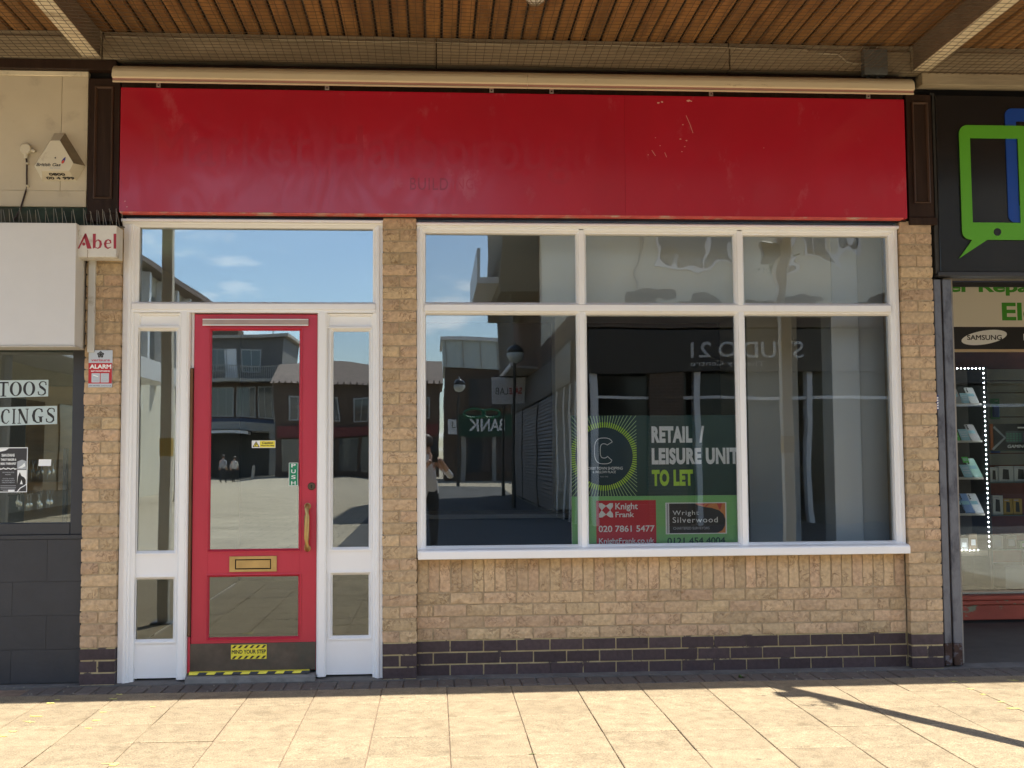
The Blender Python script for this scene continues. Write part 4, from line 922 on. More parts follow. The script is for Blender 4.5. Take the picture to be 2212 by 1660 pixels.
# ================================================================== LEFT NEIGHBOUR
# cream panelled wall above
wl_ = empty('cream_panel_wall', (-2.8, .02, 3.15), 'cream painted panel wall carrying the triangular alarm box', 'wall')
zA = P(95, 447, .02)[1]; zB = P(95, 165, .02)[1]; zC = P(95, 412, .02)[1]; xr = P(189, 300, .02)[0]; xj = P(132, 300, .02)[0]
bx('panel', (-4.6, xj-.001, .02, .06, zC, zB), CREAMWALL, wl_, .002); bx('panel', (xj+.001, xr, .02, .06, zC, zB), CREAMWALL, wl_, .002)
bx('bottom_rail', (-4.6, xr, .014, .06, zA, zC-.001), CREAMWALL, wl_, .003); bx('top_rail', (-4.6, xr, .012, .06, zB+.001, 4.084), BEAMP, wl_, .003)
zS = P(90, 482, -.05)[1]
gb = bx('sign_backing_board', (-4.6, -2.30, .03, .08, zS-.1, zA-.001), GREENBOARD, None, 0); tag(gb, 'mossy green board behind the bird spikes above the blank sign', 'board')
# alarm box
ca = crop(0, 500, 4.15)
def A(x, y, yy): px = P(*ca(x, y), yy); return (px[0], yy, px[1])
YB, YF = .019, -.075
c1 = crop(0, 0, 2.075)
def A1(x, y, yy): px = P(*c1(x, y), yy); return (px[0], yy, px[1])
back = [A1(403, 980, YB), A1(478, 980, YB), A1(628, 1222, YB), A1(563, 1332, YB), A1(312, 1332, YB), A1(252, 1222, YB)]
back[0] = A1(400, 980, YB)
front = [A1(372, 1035, YF), A1(440, 1035, YF), A1(540, 1202, YF), A1(508, 1258, YF), A1(305, 1258, YF), A1(270, 1202, YF)]
abx = empty('intruder_alarm_box', (-2.75, YB, back[4][2]), 'cream triangular intruder alarm box with British Gas print', 'alarm box')
o = mesh_obj('casing', back+front, [(6, 7, 8, 9, 10, 11), (0, 1, 2, 3, 4, 5)]+[(i, (i+1) % 6, 6+(i+1) % 6, 6+i) for i in range(6)], PLAS, abx)
o.data.materials.append(PLASD)
for f in o.data.polygons:
    if len(f.vertices) == 4 and f.normal.x > .3 and f.normal.z > .1: f.material_index = 1  # upper right face takes the darker brown plastic
text('British Gas', (A1(292, 0, YF)[0], A1(470, 0, YF)[0], A1(0, 1220, YF)[2], A1(0, 1196, YF)[2]), YF, BLACK, abx, .02, .25, thick=.0006)
text('Services', (A1(390, 0, YF)[0], A1(467, 0, YF)[0], A1(0, 1238, YF)[2], A1(0, 1224, YF)[2]), YF, TGY, abx, 0, .2, thick=.0006)
fl_ = [(A1(a, 0, YF)[0], A1(0, b, YF)[2]) for a, b in ((476, 1180), (486, 1165), (500, 1152), (505, 1150), (503, 1170), (496, 1190), (484, 1201), (475, 1196))]
shape('flame_emblem', [fl_], YF, mat('print_blue', (.02, .03, .22), .4), abx, .0005)
shape('flame_emblem_core', [[(A1(a, 0, YF)[0], A1(0, b, YF)[2]) for a, b in ((475, 1188), (484, 1178), (495, 1172), (494, 1190), (484, 1200), (476, 1196))]], YF-.0006, TRS, abx, .0004)
MB().lathe(A1(407, 1162, YF), [(.005, 0), (.005, -.002), (.002, -.002)], 8, 'y').build('screw', BLACK, abx)
# phone number on the sloping lower face
p0, p1, p2_, p3 = Vector(front[4]), Vector(front[3]), Vector(back[3]), Vector(back[4])
nrm = (p1-p0).cross(p3-p0).normalized(); nrm = nrm if nrm.y < 0 else -nrm
ux = Vector((1, 0, 0)); uz = ((p0-p3) - ux*((p0-p3).dot(ux))).normalized(); hgt_ = (p0-p3).dot(uz)
wb = p1.x-p0.x
text3('0800', Vector((p0.x+.22*wb, p3.y, p3.z))+uz*hgt_*.56+nrm*.001, ux, uz, wb*.58, hgt_*.26, BLACK, abx, .03, thick=.0008)
text3('00 4 999', Vector((p0.x+.06*wb, p3.y, p3.z))+uz*hgt_*.18+nrm*.001, ux, uz, wb*1.02, hgt_*.26, BLACK, abx, .03, thick=.0008)
# conduit box and cable
cbx = empty('conduit_box', (-2.93, .019, 3.5), 'round white conduit box with brown cable beside the alarm box', 'junction box')
q = A(370, 115, -.01); MB().lathe((q[0], .0195, q[2]), [(.036, 0), (.036, -.028), (.033, -.032)], 20, 'y').build('box_body', PLAS, cbx)
MB().tube([(q[0]+.03, .004, q[2]-.006), (q[0]+.06, .004, q[2]-.012)], .011, 10).build('side_spout', PLAS, cbx); MB().tube([(q[0]+.002, .004, q[2]-.03), (q[0]+.002, .004, q[2]-.062)], .014, 10).build('bottom_spout', PLAS, cbx)
pts = [A(x, y, .006) for x, y in ((385, 235), (395, 330), (393, 500), (395, 640), (378, 740), (330, 900), (300, 1000), (240, 1110), (200, 1170))]
MB().tube(pts, .006, 8).build('cable', CABLE, cbx, 0, True)
for x, y in ((398, 330), (400, 660)): q = A(x, y, .0); MB().lathe((q[0], .019, q[2]), [(.008, 0), (.008, -.02), (.004, -.024)], 8, 'y').build('cable_clip', PLAS, cbx)
# blank white sign box
wz1 = (P(0, 481, -.19)[1]+P(163, 482, -.19)[1])/2; wz0 = (P(0, 746, -.19)[1]+P(160, 746, -.19)[1])/2; wxr = P(163, 600, -.19)[0]
ws = empty('blank_sign_box', (-3, -.1, wz0), 'large blank white sign box above the tattoo shop window', 'sign')
bx('box', (-4.6, wxr, -.188, .03, wz0, wz1), SIGNWHITE, ws, .003); bx('trim', (-4.6, wxr+.004, -.192, .03, wz0-.012, wz0-.0005), mat('sign_trim', (.5, .48, .44), .5), ws, .002)
bx('side_strip', (wxr+.03, wxr+.075, -.02, .03, wz0-.03, wz1), mat('old_white_strip', (.55, .54, .50), .6, dirt=(.3, .25, .18), dscale=9, dlo=.55, dhi=.7), ws, .002)
# bird spikes (sign and Abel sign)
def spikes(name, x0, x1, y, z, n, label, up=.11):
    root = empty(name, ((x0+x1)/2, y, z), label, 'bird spikes')
    bx('base_strip', (x0, x1, y-.012, y+.012, z, z+.006), mat('spike_base', (.10, .09, .07), .7), root, 0)
    for i in range(n):
        x = x0+(x1-x0)*(i+.5)/n; t = rnd.uniform(.6, 1)
        MB().tube([(x, y, z+.004), (x-.028*(1 if i % 2 else .2)*t, y-.015+.03*(i % 3)/2, z+up*rnd.uniform(.9, 1.1))], .0017, 5).build('spike', SPIKE, root)
    return root
spikes('bird_spikes', -3.3, wxr-.02, -.09, wz1+.0005, 34, 'row of thin wire bird spikes on the blank white sign')
# Abel sign
e = RC(164, 487, 252, 556, -.15)
ab_ = empty('small_square_sign', ((e[0]+e[1])/2, -.1, e[2]), 'small dirty white box sign lettered Abel in dark red', 'sign')
bx('box', (e[0], e[1], -.15, -.004, e[2], e[3]), DIRTYWHITE, ab_, .004)
ca2 = crop(0, 500, 4.15)
def AB(x, y): return P(*ca2(x, y), -.15)
pol = [[AB(1140, 1585), AB(1165, 1585), AB(1262, 1395), AB(1248, 1362)], [AB(1248, 1362), AB(1268, 1362), AB(1348, 1585), AB(1282, 1585), AB(1238, 1420)]]
shape('letter', pol, -.15, PURPLE, ab_, .001)
shape('letter_dot', [[AB(1232+24*math.cos(t), 1517+24*math.sin(t)) for t in [2*math.pi*i/16 for i in range(16)]]], -.15, PURPLE, ab_, .001)
shape('letter', [[AB(1365, 1365), AB(1410, 1365), AB(1406, 1580), AB(1390, 1572), AB(1365, 1588)]] + stroke([AB(1408, 1490), AB(1425, 1460), AB(1448, 1458), AB(1475, 1478), AB(1482, 1520), AB(1470, 1560), AB(1440, 1580), AB(1410, 1570)], [.004, .006, .009, .014, .0165, .013, .007, .005]), -.15, PURPLE, ab_, .001)
shape('letter', stroke([AB(1545, 1510), AB(1610, 1506), AB(1628, 1500), AB(1620, 1465), AB(1590, 1452), AB(1560, 1470), AB(1545, 1510), AB(1552, 1555), AB(1585, 1580), AB(1635, 1560)], [.005, .005, .009, .012, .006, .012, .0165, .014, .010, .004]), -.15, PURPLE, ab_, .001)
shape('letter', [[AB(1670, 1365), AB(1712, 1365), AB(1708, 1585), AB(1670, 1585)]], -.15, PURPLE, ab_, .001)
shape('stain_crack', stroke([AB(1285, 1600), AB(1292, 1640), AB(1284, 1680), AB(1290, 1720)], .003), -.15, mat('brown_stain', (.25, .17, .1), .8), ab_, .0005)
spikes('bird_spikes', e[0]+.02, e[1]+.03, -.08, e[3]+.0005, 13, 'short row of wire bird spikes on top of the Abel sign', .115)
# window of the tattoo shop
LY = .06
lw = empty('tattoo_shop_window', (-2.8, LY, 1.0), 'charcoal framed tattoo shop window with black capitals on pale strips', 'window')
g = RC(0, 752, 158, 1130, LY+.03); fxr = P(178, 950, LY)[0]; fz_b = P(80, 1156, LY)[1]; fz_t = wz0-.02
gxr = g[1]; gz0 = g[2]
bx('frame_jamb', (gxr, -2.322, LY, .14, fz_b, 2.32), CHAR, lw, .004); bx('frame_bottom', (-4.6, gxr-.0005, LY, .14, fz_b, gz0), CHAR, lw, .004)
bx('frame_head', (-4.6, -2.322, LY+.001, .14, 2.3205, 2.45), CHAR, lw, .003)
bx('pane', (-4.6, gxr+.01, LY+.035, LY+.041, gz0-.01, 2.33), GLASSN, lw, 0)
cl = crop(0, 1250, 3.32)
SLY = LY+.0345
PALE = mat('pale_aqua_strip', (.50, .60, .60), .5)
# serif capitals drawn as strokes inside a unit box
def glyph(ch):
    if ch == 'T': return [[(0, 1), (1, 1), (1, .90), (0, .90)], [(.40, .95), (.62, .95), (.62, .05), (.40, .05)], [(.22, .0), (.8, .0), (.8, .06), (.22, .06)], [(0, .95), (.06, .95), (.03, .74), (0, .74)], [(.94, .95), (1, .95), (1, .74), (.97, .74)]]
    if ch == 'I': return [[(.3, 0), (.7, 0), (.7, 1), (.3, 1)], [(.1, 0), (.9, 0), (.9, .05), (.1, .05)], [(.1, .95), (.9, .95), (.9, 1), (.1, 1)]]
    if ch == 'N': return [[(.12, 0), (.19, 0), (.19, 1), (.12, 1)], [(.0, .96), (.28, 1.0), (.92, .0), (.72, .0)], [(.83, 0), (.92, 0), (.92, 1), (.83, 1)], [(0, 0), (.32, 0), (.32, .05), (0, .05)], [(.72, .95), (1.02, .95), (1.02, 1), (.72, 1)]]
    if ch == 'O':
        n = 28; o = []
        for i in range(n):
            a, b = 2*math.pi*i/n, 2*math.pi*(i+1)/n
            o.append([(.5+.5*math.cos(a), .5+.5*math.sin(a)), (.5+.5*math.cos(b), .5+.5*math.sin(b)), (.5+.27*math.cos(b), .5+.45*math.sin(b)), (.5+.27*math.cos(a), .5+.45*math.sin(a))])
        return o
    if ch in 'CG':
        p = [(.90, .74), (.86, .90), (.66, .98), (.45, .94), (.26, .78), (.19, .5), (.26, .2), (.45, .06), (.68, .04), (.92, .22)]; w = [.14, .13, .06, .09, .20, .25, .20, .09, .06, .05]
        r = stroke(p, w)
        if ch == 'G': r += [[(.66, .42), (.9, .42), (.9, .04), (.70, .10)], [(.58, .40), (1, .40), (1, .45), (.58, .45)]]
        return r
    if ch == 'S': return stroke([(.86, .72), (.84, .90), (.60, .97), (.34, .93), (.20, .78), (.28, .62), (.55, .50), (.78, .36), (.80, .18), (.62, .05), (.36, .03), (.12, .10), (.10, .28)], [.13, .10, .05, .10, .17, .19, .20, .19, .17, .09, .05, .10, .14])
def sticker_word(quad, word, boxes, label):
    q = [P(*cl(*p), SLY) for p in quad]
    s = shape('word_strip', [q], SLY, PALE, lw, .0006); s['label'] = label
    for ch, b in zip(word, boxes):
        x0, x1, z0, z1 = RC(*cl(b[0], b[1]), *cl(b[2], b[3]), SLY)
        shape('letter', [[(x0+a*(x1-x0), z0+c*(z1-z0)) for a, c in pl] for pl in glyph(ch)], SLY-.0006, BLACK, s, .0005)
sticker_word([(-260, 540), (567, 515), (570, 320), (-260, 330)], 'ATOOS'[1:], [(-20, 345, 100, 518), (115, 342, 258, 512), (272, 340, 415, 508), (440, 335, 557, 505)], 'pale strip with black serif capitals ending TOOS')
sticker_word([(-260, 868), (672, 840), (672, 626), (-260, 650)], 'CINGS', [(2, 665, 118, 840), (138, 662, 190, 838), (208, 660, 335, 836), (366, 655, 510, 830), (535, 648, 655, 826)], 'pale strip with black serif capitals ending CINGS')
# black and white poster on the glass
cp = crop(0, 1550, 4.151)
def pb(x0, y0, x1, y1): return RC(*cp(x0, y0), *cp(x1, y1), SLY)
po = empty('tarot_poster', (-3.0, SLY, 1.4), 'black and white torn paper style poster taped inside the tattoo shop window', 'poster')
e = pb(-210, 150, 402, 810); ph_ = bx('sheet', (e[0], e[1], SLY-.0006, SLY-.0001, e[2], e[3]), TW, po, 0)
e = pb(-200, 162, 392, 800); shape('black_ground', [[(e[0], e[2]), (e[1], e[2]), (e[1], e[3]), (e[0], e[3])]], SLY-.0006, mat('print_charcoal', (.035, .033, .035), .5), po, .0003)
for b_, t_ in (((25, 243, 215, 285), 'SIAN EVANS'), ((12, 312, 240, 345), 'TAROT READER &'), ((10, 372, 240, 405), 'REIKI THERAPIST')): text(t_, pb(*b_), SLY-.0009, TW, po, .03, thick=.0003)
shape('torn_edge', stroke([P(*cp(x, 462+8*math.sin(x*.09)+5*math.sin(x*.21)), SLY) for x in range(-200, 246, 12)], .006), SLY-.0009, TW, po, .0003)
for b_, t_ in (((35, 508, 210, 526), '30 MINUTE'), ((80, 540, 160, 556), 'READING'), ((40, 600, 205, 616), 'CRYSTAL OR REIKI'), ((22, 630, 222, 646), 'THERAPY'), ((25, 658, 218, 674), 'TREATMENT')): text(t_, pb(*b_), SLY-.0009, TGY, po, .0, thick=.0003)
shape('small_print', [[(a[0], a[2]), (a[1], a[2]), (a[1], a[3]), (a[0], a[3])] for a in (pb(5, 710, 235, 716), pb(5, 735, 235, 741), pb(10, 757, 230, 763), pb(40, 782, 118, 788))], SLY-.0009, TGY, po, .0003)
e = pb(120, 772, 215, 798); shape('white_tag', [[(e[0], e[2]), (e[1], e[2]), (e[1], e[3]), (e[0], e[3])]], SLY-.0009, TW, po, .0003)
e = pb(255, 330, 388, 470); shape('photo_panel', [[(e[0], e[2]), (e[1], e[2]), (e[1], e[3]-.01), (e[0]+.03, e[3]), (e[0], e[3]-.012)]], SLY-.0009, TGY, po, .0003)
shape('photo_figure', [[(e[0]+.006, e[2]+.01), (e[0]+.03, e[2]+.025), (e[1]-.012, e[3]-.02), (e[1]-.006, e[2]+.02), (e[0]+.03, e[2]+.008)]], SLY-.0012, TW, po, .0003)
e = pb(255, 480, 388, 690); shape('photo_panel', [[(e[0], e[2]), (e[1], e[2]), (e[1], e[3]), (e[0], e[3])]], SLY-.0009, TW, po, .0003)
shape('photo_figure', [[(e[0], e[2]), (e[0]+.004, e[2]+.05), (e[0]+.016, e[3]-.014), (e[0]+.026, e[2]+.055), (e[1]-.014, e[2]+.045), (e[1]-.003, e[2]+.028), (e[1]-.003, e[2]), (e[0]+.036, e[2]), (e[0]+.028, e[2]+.03), (e[0]+.018, e[2])]], SLY-.0012, TK, po, .0003)
e = pb(255, 690, 390, 800); shape('torn_corner', stroke([(e[0], e[2]), (e[0]+.02, e[2]+.025), (e[0]+.04, e[2]+.036), (e[1], e[3])], .006), SLY-.0009, TW, po, .0003)
e = pb(-200, 165, 130, 250); shape('torn_corner', [[(e[0], e[3]), (e[1], e[3]), (e[1]-.02, e[3]-.014), (e[0]+.06, e[2]+.01), (e[0], e[2])]], SLY-.0009, TW, po, .0003)
e = pb(565, 325, 755, 422); o = shape('price_card', [[(e[0], e[2]), (e[1]-.002, e[2]), (e[1], e[3]), (e[0]+.003, e[3]+.0005)]], SLY, TW, lw, .0006); o['label'] = 'small blank white card stuck on the glass'
# shop interior
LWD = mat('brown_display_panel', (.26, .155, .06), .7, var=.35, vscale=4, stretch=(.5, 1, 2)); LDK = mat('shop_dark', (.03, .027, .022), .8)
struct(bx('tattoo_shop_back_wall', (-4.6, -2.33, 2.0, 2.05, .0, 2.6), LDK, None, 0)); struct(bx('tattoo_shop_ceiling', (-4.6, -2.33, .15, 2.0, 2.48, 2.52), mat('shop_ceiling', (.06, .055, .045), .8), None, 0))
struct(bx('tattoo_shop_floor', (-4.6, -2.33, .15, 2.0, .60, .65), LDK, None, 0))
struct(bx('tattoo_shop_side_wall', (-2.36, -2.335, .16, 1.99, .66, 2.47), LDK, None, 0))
e = RC(78, 752, 160, 762, .9); bx('ceiling_light', (e[0], e[1]+.4, .8, 1.15, 2.44, 2.462), mat('lit_panel', (.9, .95, .8), .5, emit=(.85, 1, .65), estr=2.2), None, 0)
tag(bpy.data.objects['ceiling_light'], 'lit pale green tube light on the tattoo shop ceiling', 'light')
e = RC(90, 835, 158, 1125, .45)
dp = empty('display_stand', ((e[0]+e[1])/2, .45, .65), 'brown timber display stand for pendants in the tattoo shop window', 'display stand')
bx('back_panel', (e[0]-.12, e[1]+.1, .47, .50, .66, e[3]), LWD, dp, .003); bx('side_post', (e[1]-.02, e[1]+.005, .30, .34, .66, 1.55), BLACK, dp, .003)
rail = []
for v in (985, 1050):
    z = P(100, v, .4)[1]; rail.append(z); bx('rail', (e[0]-.15, e[1]-.02, .36, .40, z-.03, z+.03), LWD, dp, .003)
silver = mat('bright_silver', (.66, .64, .58), .25, metal=.7)
n = 0
desc = ['forked', 'two strand', 'narrow', 'long tasselled', 'double feather', 'round disc', 'curled', 'plain ring']
for row, us in ((0, (60, 72, 82, 90, 106, 115)), (1, (40, 46, 62, 68, 86, 90, 105, 112))):
    for u in us:
        x = P(u, 1000, .34)[0]; z = rail[row]-.03
        pd = MB()
        L_ = rnd.uniform(.03, .06); pd.tube([(x-.008, .352, z-.002), (x-.010, .345, z-.02), (x, .342, z-.03), (x+.010, .345, z-.02), (x+.008, .352, z-.002)], .0022, 5)
        pd.tube([(x, .342, z-.03), (x, .342, z-.03-L_)], .0025, 5)
        pd.lathe((x, .342, z-.03-L_-.014), [(.004, -.006), (.015, -.004), (.015, .004), (.004, .006)], 12, 'y')
        for k in (-1, 0, 1): pd.tube([(x+k*.007, .342, z-.04-L_), (x+k*.011, .342, z-.075-L_-rnd.uniform(0, .02))], [.003, .0012], 5)
        tag(pd.build('hanging_pendant', silver), ('silver pendant on the upper rail of the brown display stand' if row == 0 else 'silver pendant on the lower rail of the brown display stand'), 'pendant', 'pendants on the upper rail' if row == 0 else 'pendants on the lower rail')
bx('bust_stand', (e[0]-.14, e[0]+.02, .50-.16, .53-.18, .66, .93), BLACK, dp, .02)
# charcoal painted wall below
st_ = empty('charcoal_stall_riser', (-2.8, .05, 0), 'charcoal painted block wall below the tattoo shop window', 'wall')
zz = [.02, .235, .455, .675, fz_b-.03]
for k in range(4):
    x = -2.325; off = .22 if k % 2 else 0
    first = True
    while x > -4.4:
        w = (.44 if not (first and off) else .22); bx('block', (x-w+.0008, x-.0008, .05+rnd.uniform(0, .0008), .2, zz[k]+.0007, zz[k+1]-.0007), CHARWALL, st_, .0008); x -= w; first = False
bx('joint_fill', (-4.4, -2.326, .0535, .19, .015, fz_b-.031), CHARWALL, st_, 0)
bx('capping', (-4.6, -2.322, .045, .15, fz_b-.029, fz_b-.0005), CHAR, st_, .002)

# ================================================================== RIGHT NEIGHBOUR (recessed phone shop)
RB = mat('black_sign_gloss', (.012, .012, .013), .18, var=.2, vscale=3)
e = RC(2026, 208, 2212, 588, -.01)
rf = empty('phone_shop_fascia', (4.4, -.01, e[2]), 'glossy black fascia with green and blue tablet emblems', 'sign')
bx('sign_panel', (e[0], 5.6, -.01, .10, e[2], e[3]), RB, rf, .003); bx('side_edge', (e[0]-.03, e[0]-.0005, .0, .10, e[2]-.01, e[3]+.02), mat('grime_black', (.03, .028, .025), .7, var=.4), rf, .002)
bx('bottom_trim', (e[0]-.02, 5.6, -.02, .10, e[2]-.03, e[2]-.0005), CHAR, rf, .003)
cq = crop(3200, 300, 2.371)
def F_(x, y, yy=-.012): return P(*cq(x, y), yy)
GRN = mat('green_acrylic', (.10, .36, .02), .35); BLU = mat('blue_acrylic', (.006, .055, .32), .35)
def tablet(X0_, Y0_, X1_, Y1_, ix0, iy0, ix1, iy1, rad_, y, material, name, thick):
    """rounded outer rectangle with a rectangular opening"""
    ox0, oz1 = F_(X0_, Y0_); ox1, oz0 = F_(X1_, Y1_); jx0, jz1 = F_(ix0, iy0); jx1, jz0 = F_(ix1, iy1)
    mb = MB(); n = 6; outer_ = rr(ox0, ox1, oz0, oz1, rad_, n); c_ = ((jx0+jx1)/2, (jz0+jz1)/2); inn = []
    for i, (px, pz) in enumerate(outer_):
        cornr = i//(n+1); inn.append([(jx1, jz0), (jx1, jz1), (jx0, jz1), (jx0, jz0)][cornr])
    k = len(outer_)
    v = [(a, y-thick, b) for a, b in outer_]+[(a, y-thick, b) for a, b in inn]+[(a, y, b) for a, b in outer_]+[(a, y, b) for a, b in inn]
    f = []
    for i in range(k):
        j_ = (i+1) % k; f += [(i, j_, k+j_, k+i), (i, 2*k+i, 2*k+j_, j_), (k+i, k+j_, 3*k+j_, 3*k+i)]
    return v, f
v, f = tablet(850, 203, 1420, 1165, 943, 312, 1330, 1022, .05, -.0105, BLU, '', .008); b1 = mesh_obj('blue_emblem', v, f, BLU, rf)
v, f = tablet(460, 345, 1085, 1310, 553, 455, 980, 1166, .06, -.0186, GRN, '', .008); b2 = mesh_obj('green_emblem', v, f, GRN, rf)
shape('green_emblem_tail', [[F_(575, 1305), F_(700, 1308), F_(590, 1380), F_(462, 1465), F_(520, 1385)]], -.0186, GRN, rf, .0078)
shape('emblem_button', [[F_(783+32*math.cos(t), 1243+32*math.sin(t)) for t in [2*math.pi*i/16 for i in range(16)]]], -.0267, RB, rf, .0008)
# shutter guide channel
gd = empty('shutter_guide', (3.58, .06, .03), 'grey galvanised steel shutter guide with rusty foot by the right pillar', 'shutter guide')
q0 = P(2028, 1000, .03)[0]; q1 = P(2047, 1000, .03)[0]; q2 = P(2068, 1000, .03)[0]
q0 = 3.497; zt = 2.70
bx('outer_channel', (q0, q0+.052, .03, .16, .17, zt), STEEL, gd, .004); bx('inner_channel', (q0+.066, q0+.128, .03, .16, .17, zt), STEEL, gd, .004)
bx('slot', (q0+.0525, q0+.0655, .055, .16, .03, zt), mat('slot_wood', (.10, .06, .03), .8, var=.4, vscale=9), gd, 0)
for a, b in ((q0, q0+.052), (q0+.066, q0+.128)): bx('rusty_foot', (a, b, .03, .16, .02, .1695), RUST, gd, .004)
# blue sticker on the pillar edge
o = bx('blue_label', (3.485, 3.499, .012, .026, P(2030, 886, 0)[1], P(2030, 854, 0)[1]), mat('blue_label', (.01, .015, .16), .4), None, 0); tag(o, 'narrow blue label stuck in the gap beside the right brick pillar', 'label')
o2 = shape('label_print', [[(3.487, bz), (3.497, bz), (3.497, bz+.012), (3.487, bz+.010)] for bz in [P(2030, 886, 0)[1]+.008+i*.018 for i in range(5)]], .012, TW, o, .0006)
# recess box
RY = 2.0
DKW = mat('recess_wall', (.30, .27, .23), .8, var=.2)
struct(bx('recess_left_wall', (3.635, 3.7, .17, RY+1.5, .0, 2.999), DKW, None, 0)); struct(bx('recess_soffit', (3.6, 7, .145, RY-.01, 3.0, 3.08), DKW, None, 0)); struct(bx('recess_right_wall', (6.9, 7, .02, RY+1.5, .0, 3.1), DKW, None, 0))
ps = empty('phone_shop_window', (4.8, RY, 0), 'recessed phone shop window over a peeling red timber base', 'window')
rz = lambda v, yy=RY: P(2140, v, yy)[1]
cill = mat('peeling_red_paint', (.52, .12, .075), .6, var=.15, vscale=5, dirt=(.30, .32, .2), dscale=3.2, dlo=.60, dhi=.63, bump=.2, stretch=(.6, 1, 1.4))
bx('timber_base', (3.61, 6.9, RY, RY+.1, .03, rz(1307)), cill, ps, .004); bx('timber_bead', (3.61, 6.9, RY-.018, RY+.1, rz(1306.5), rz(1297)), cill, ps, .006); bx('timber_sill', (3.61, 6.9, RY-.03, RY+.1, rz(1296), rz(1287)), cill, ps, .006)
bx('base_shadow_gap', (3.61, 6.9, RY+.02, RY+.1, .004, .029), BLACK, ps, 0)
bx('pane', (3.61, 6.9, RY+.05, RY+.056, rz(1288), rz(612)), GLASSN, ps, 0)
bx('head', (3.61, 6.9, RY, RY+.1, rz(611), 2.999), CHAR, ps, .003)
gp_ = crop(3200, 900, 2.371); SY2 = RY+.049
def pq(x0, y0, x1, y1, yy=SY2): return RC(*gp_(x0, y0), *gp_(x1, y1), yy)
CW = mat('cream_sign_film', (.80, .76, .64), .5); GT = mat('green_sign_text', (.06, .34, .02), .5)
e = pq(388, 275, 1300, 614); s = shape('window_sign', [[(e[0]-.5, e[2]), (e[1], e[2]), (e[1], e[3]), (e[0]-.5, e[3])]], SY2, CW, ps, .0006); s['label'] = 'cream window film with bold green shop lettering'
hh_ = pq(398, 225, 1150, 350)
text('er Repair', (hh_[0]-.02, pq(398, 0, 1180, 1)[1], pq(0, 0, 1, 349)[2], pq(0, 222, 1, 349)[3]), SY2-.0006, GT, s, .035, thick=.0005)
bx('film_header', (3.61, 6.9, SY2-.02, SY2-.004, pq(0, 0, 1, 278)[2], rz(600)), CHAR, ps, 0)
text('Elec', (pq(812, 0, 1300, 1)[0], pq(812, 0, 1225, 1)[1], pq(0, 0, 1, 560)[2], pq(0, 408, 1, 560)[3]), SY2-.0006, GT, s, .03, thick=.0005)
e = pq(400, 618, 1300, 800); s = shape('brand_strip', [[(e[0]-.5, e[2]), (e[1], e[2]), (e[1], e[3]), (e[0]-.5, e[3])]], SY2, BLACK, ps, .0006); s['label'] = 'black strip with a white oval and phone maker name'
oc = [P(*gp_(680+math.cos(t)*193*math.cos(R(-9))-math.sin(t)*52*math.sin(R(-9)), 703+math.cos(t)*193*math.sin(R(-9))+math.sin(t)*58*math.cos(R(-9))), SY2) for t in [2*math.pi*i/36 for i in range(36)]]
shape('oval', [oc], SY2-.0006, TW, s, .0004); text('SAMSUNG', pq(536, 682, 828, 724), SY2-.0011, BLACK, s, .02, thick=.0004)
e = pq(1010, 672, 1300, 728); text('HU', (e[0], e[0]+.14, e[2], e[3]), SY2-.0006, TW, s, .02, thick=.0004)
e = pq(404, 802, 1300, 826); bx('timber_glazing_bar', (e[0]-.6, 6.9, SY2-.012, SY2-.001, e[2], e[3]), mat('pine_bar', (.62, .47, .30), .6), ps, .002)
# shop interior shell
struct(bx('phone_shop_back_wall', (3.62, 6.9, 4.2, 4.25, 0, 3.1), mat('shop_back_red', (.14, .03, .012), .8, var=.2), None, 0)); struct(bx('phone_shop_floor', (3.62, 6.9, RY+.11, 4.2, .0, .25), LDK, None, 0))
struct(bx('phone_shop_ceiling', (3.62, 6.9, RY+.11, 4.2, 3.0, 3.05), LDK, None, 0))
sw_ = empty('slatwall_panel', (5.6, 4.1, 1.2), 'pale slatted display wall at the back of the phone shop', 'slatwall')
for i in range(8): bx('slat', (5.35, 6.8, 4.12, 4.16, 1.35+i*.13, 1.35+i*.13+.12), mat('slat_cream', (.25, .23, .16), .7), sw_, 0)
# led lit display cabinet
IY = RY+.35
ci = crop(3250, 1200, 3.32); ci2 = crop(3250, 1600, 3.32)
def I1(x, y, yy=IY): return P(*ci(x, y), yy)
def I2(x, y, yy=IY): return P(*ci2(x, y), yy)
cabx0 = I1(405, 0)[0]-.35; cabx1 = I1(795, 900)[0]
cab = empty('display_cabinet', ((cabx0+cabx1)/2, IY, .25), 'open phone display cabinet edged with white LED beads', 'cabinet')
shz = [I1(600, 768)[1], I1(600, 1207)[1], I1(600, 1643)[1], I2(600, 740)[1]]
for z in shz: bx('shelf', (cabx0, cabx1-.03, IY, IY+.30, z-.012, z+.006), mat('shelf_cream', (.5, .46, .38), .5), cab, .002)
bx('back_board', (cabx0, cabx1, IY+.31, IY+.33, .251, I1(0, 340)[1]), mat('cab_back', (.06, .05, .035), .7), cab, 0)
bx('side_frame', (cabx1-.008, cabx1+.022, IY-.02, IY+.30, .251, I1(0, 335)[1]), BLACK, cab, .002)
bx('base', (cabx0, cabx1-.009, IY+.01, IY+.30, I2(0, 1240)[1], I2(0, 1180)[1]), mat('cab_base', (.16, .13, .09), .6), cab, .003)
bx('upright_rail', (I2(600, 0)[0]-.02, I2(600, 0)[0]+.02, IY+.295, IY+.309, .5, 1.35), RUST, cab, 0)
LEDM = mat('white_led', (1, 1, 1), .5, emit=(.86, .9, 1), estr=30)
ledmesh = MB().lathe((0, 0, 0), [(.0042, 0), (.0042, -.003), (.0025, -.005)], 8, 'y').build('tmp', LEDM); lm = ledmesh.data; bpy.data.objects.remove(ledmesh)
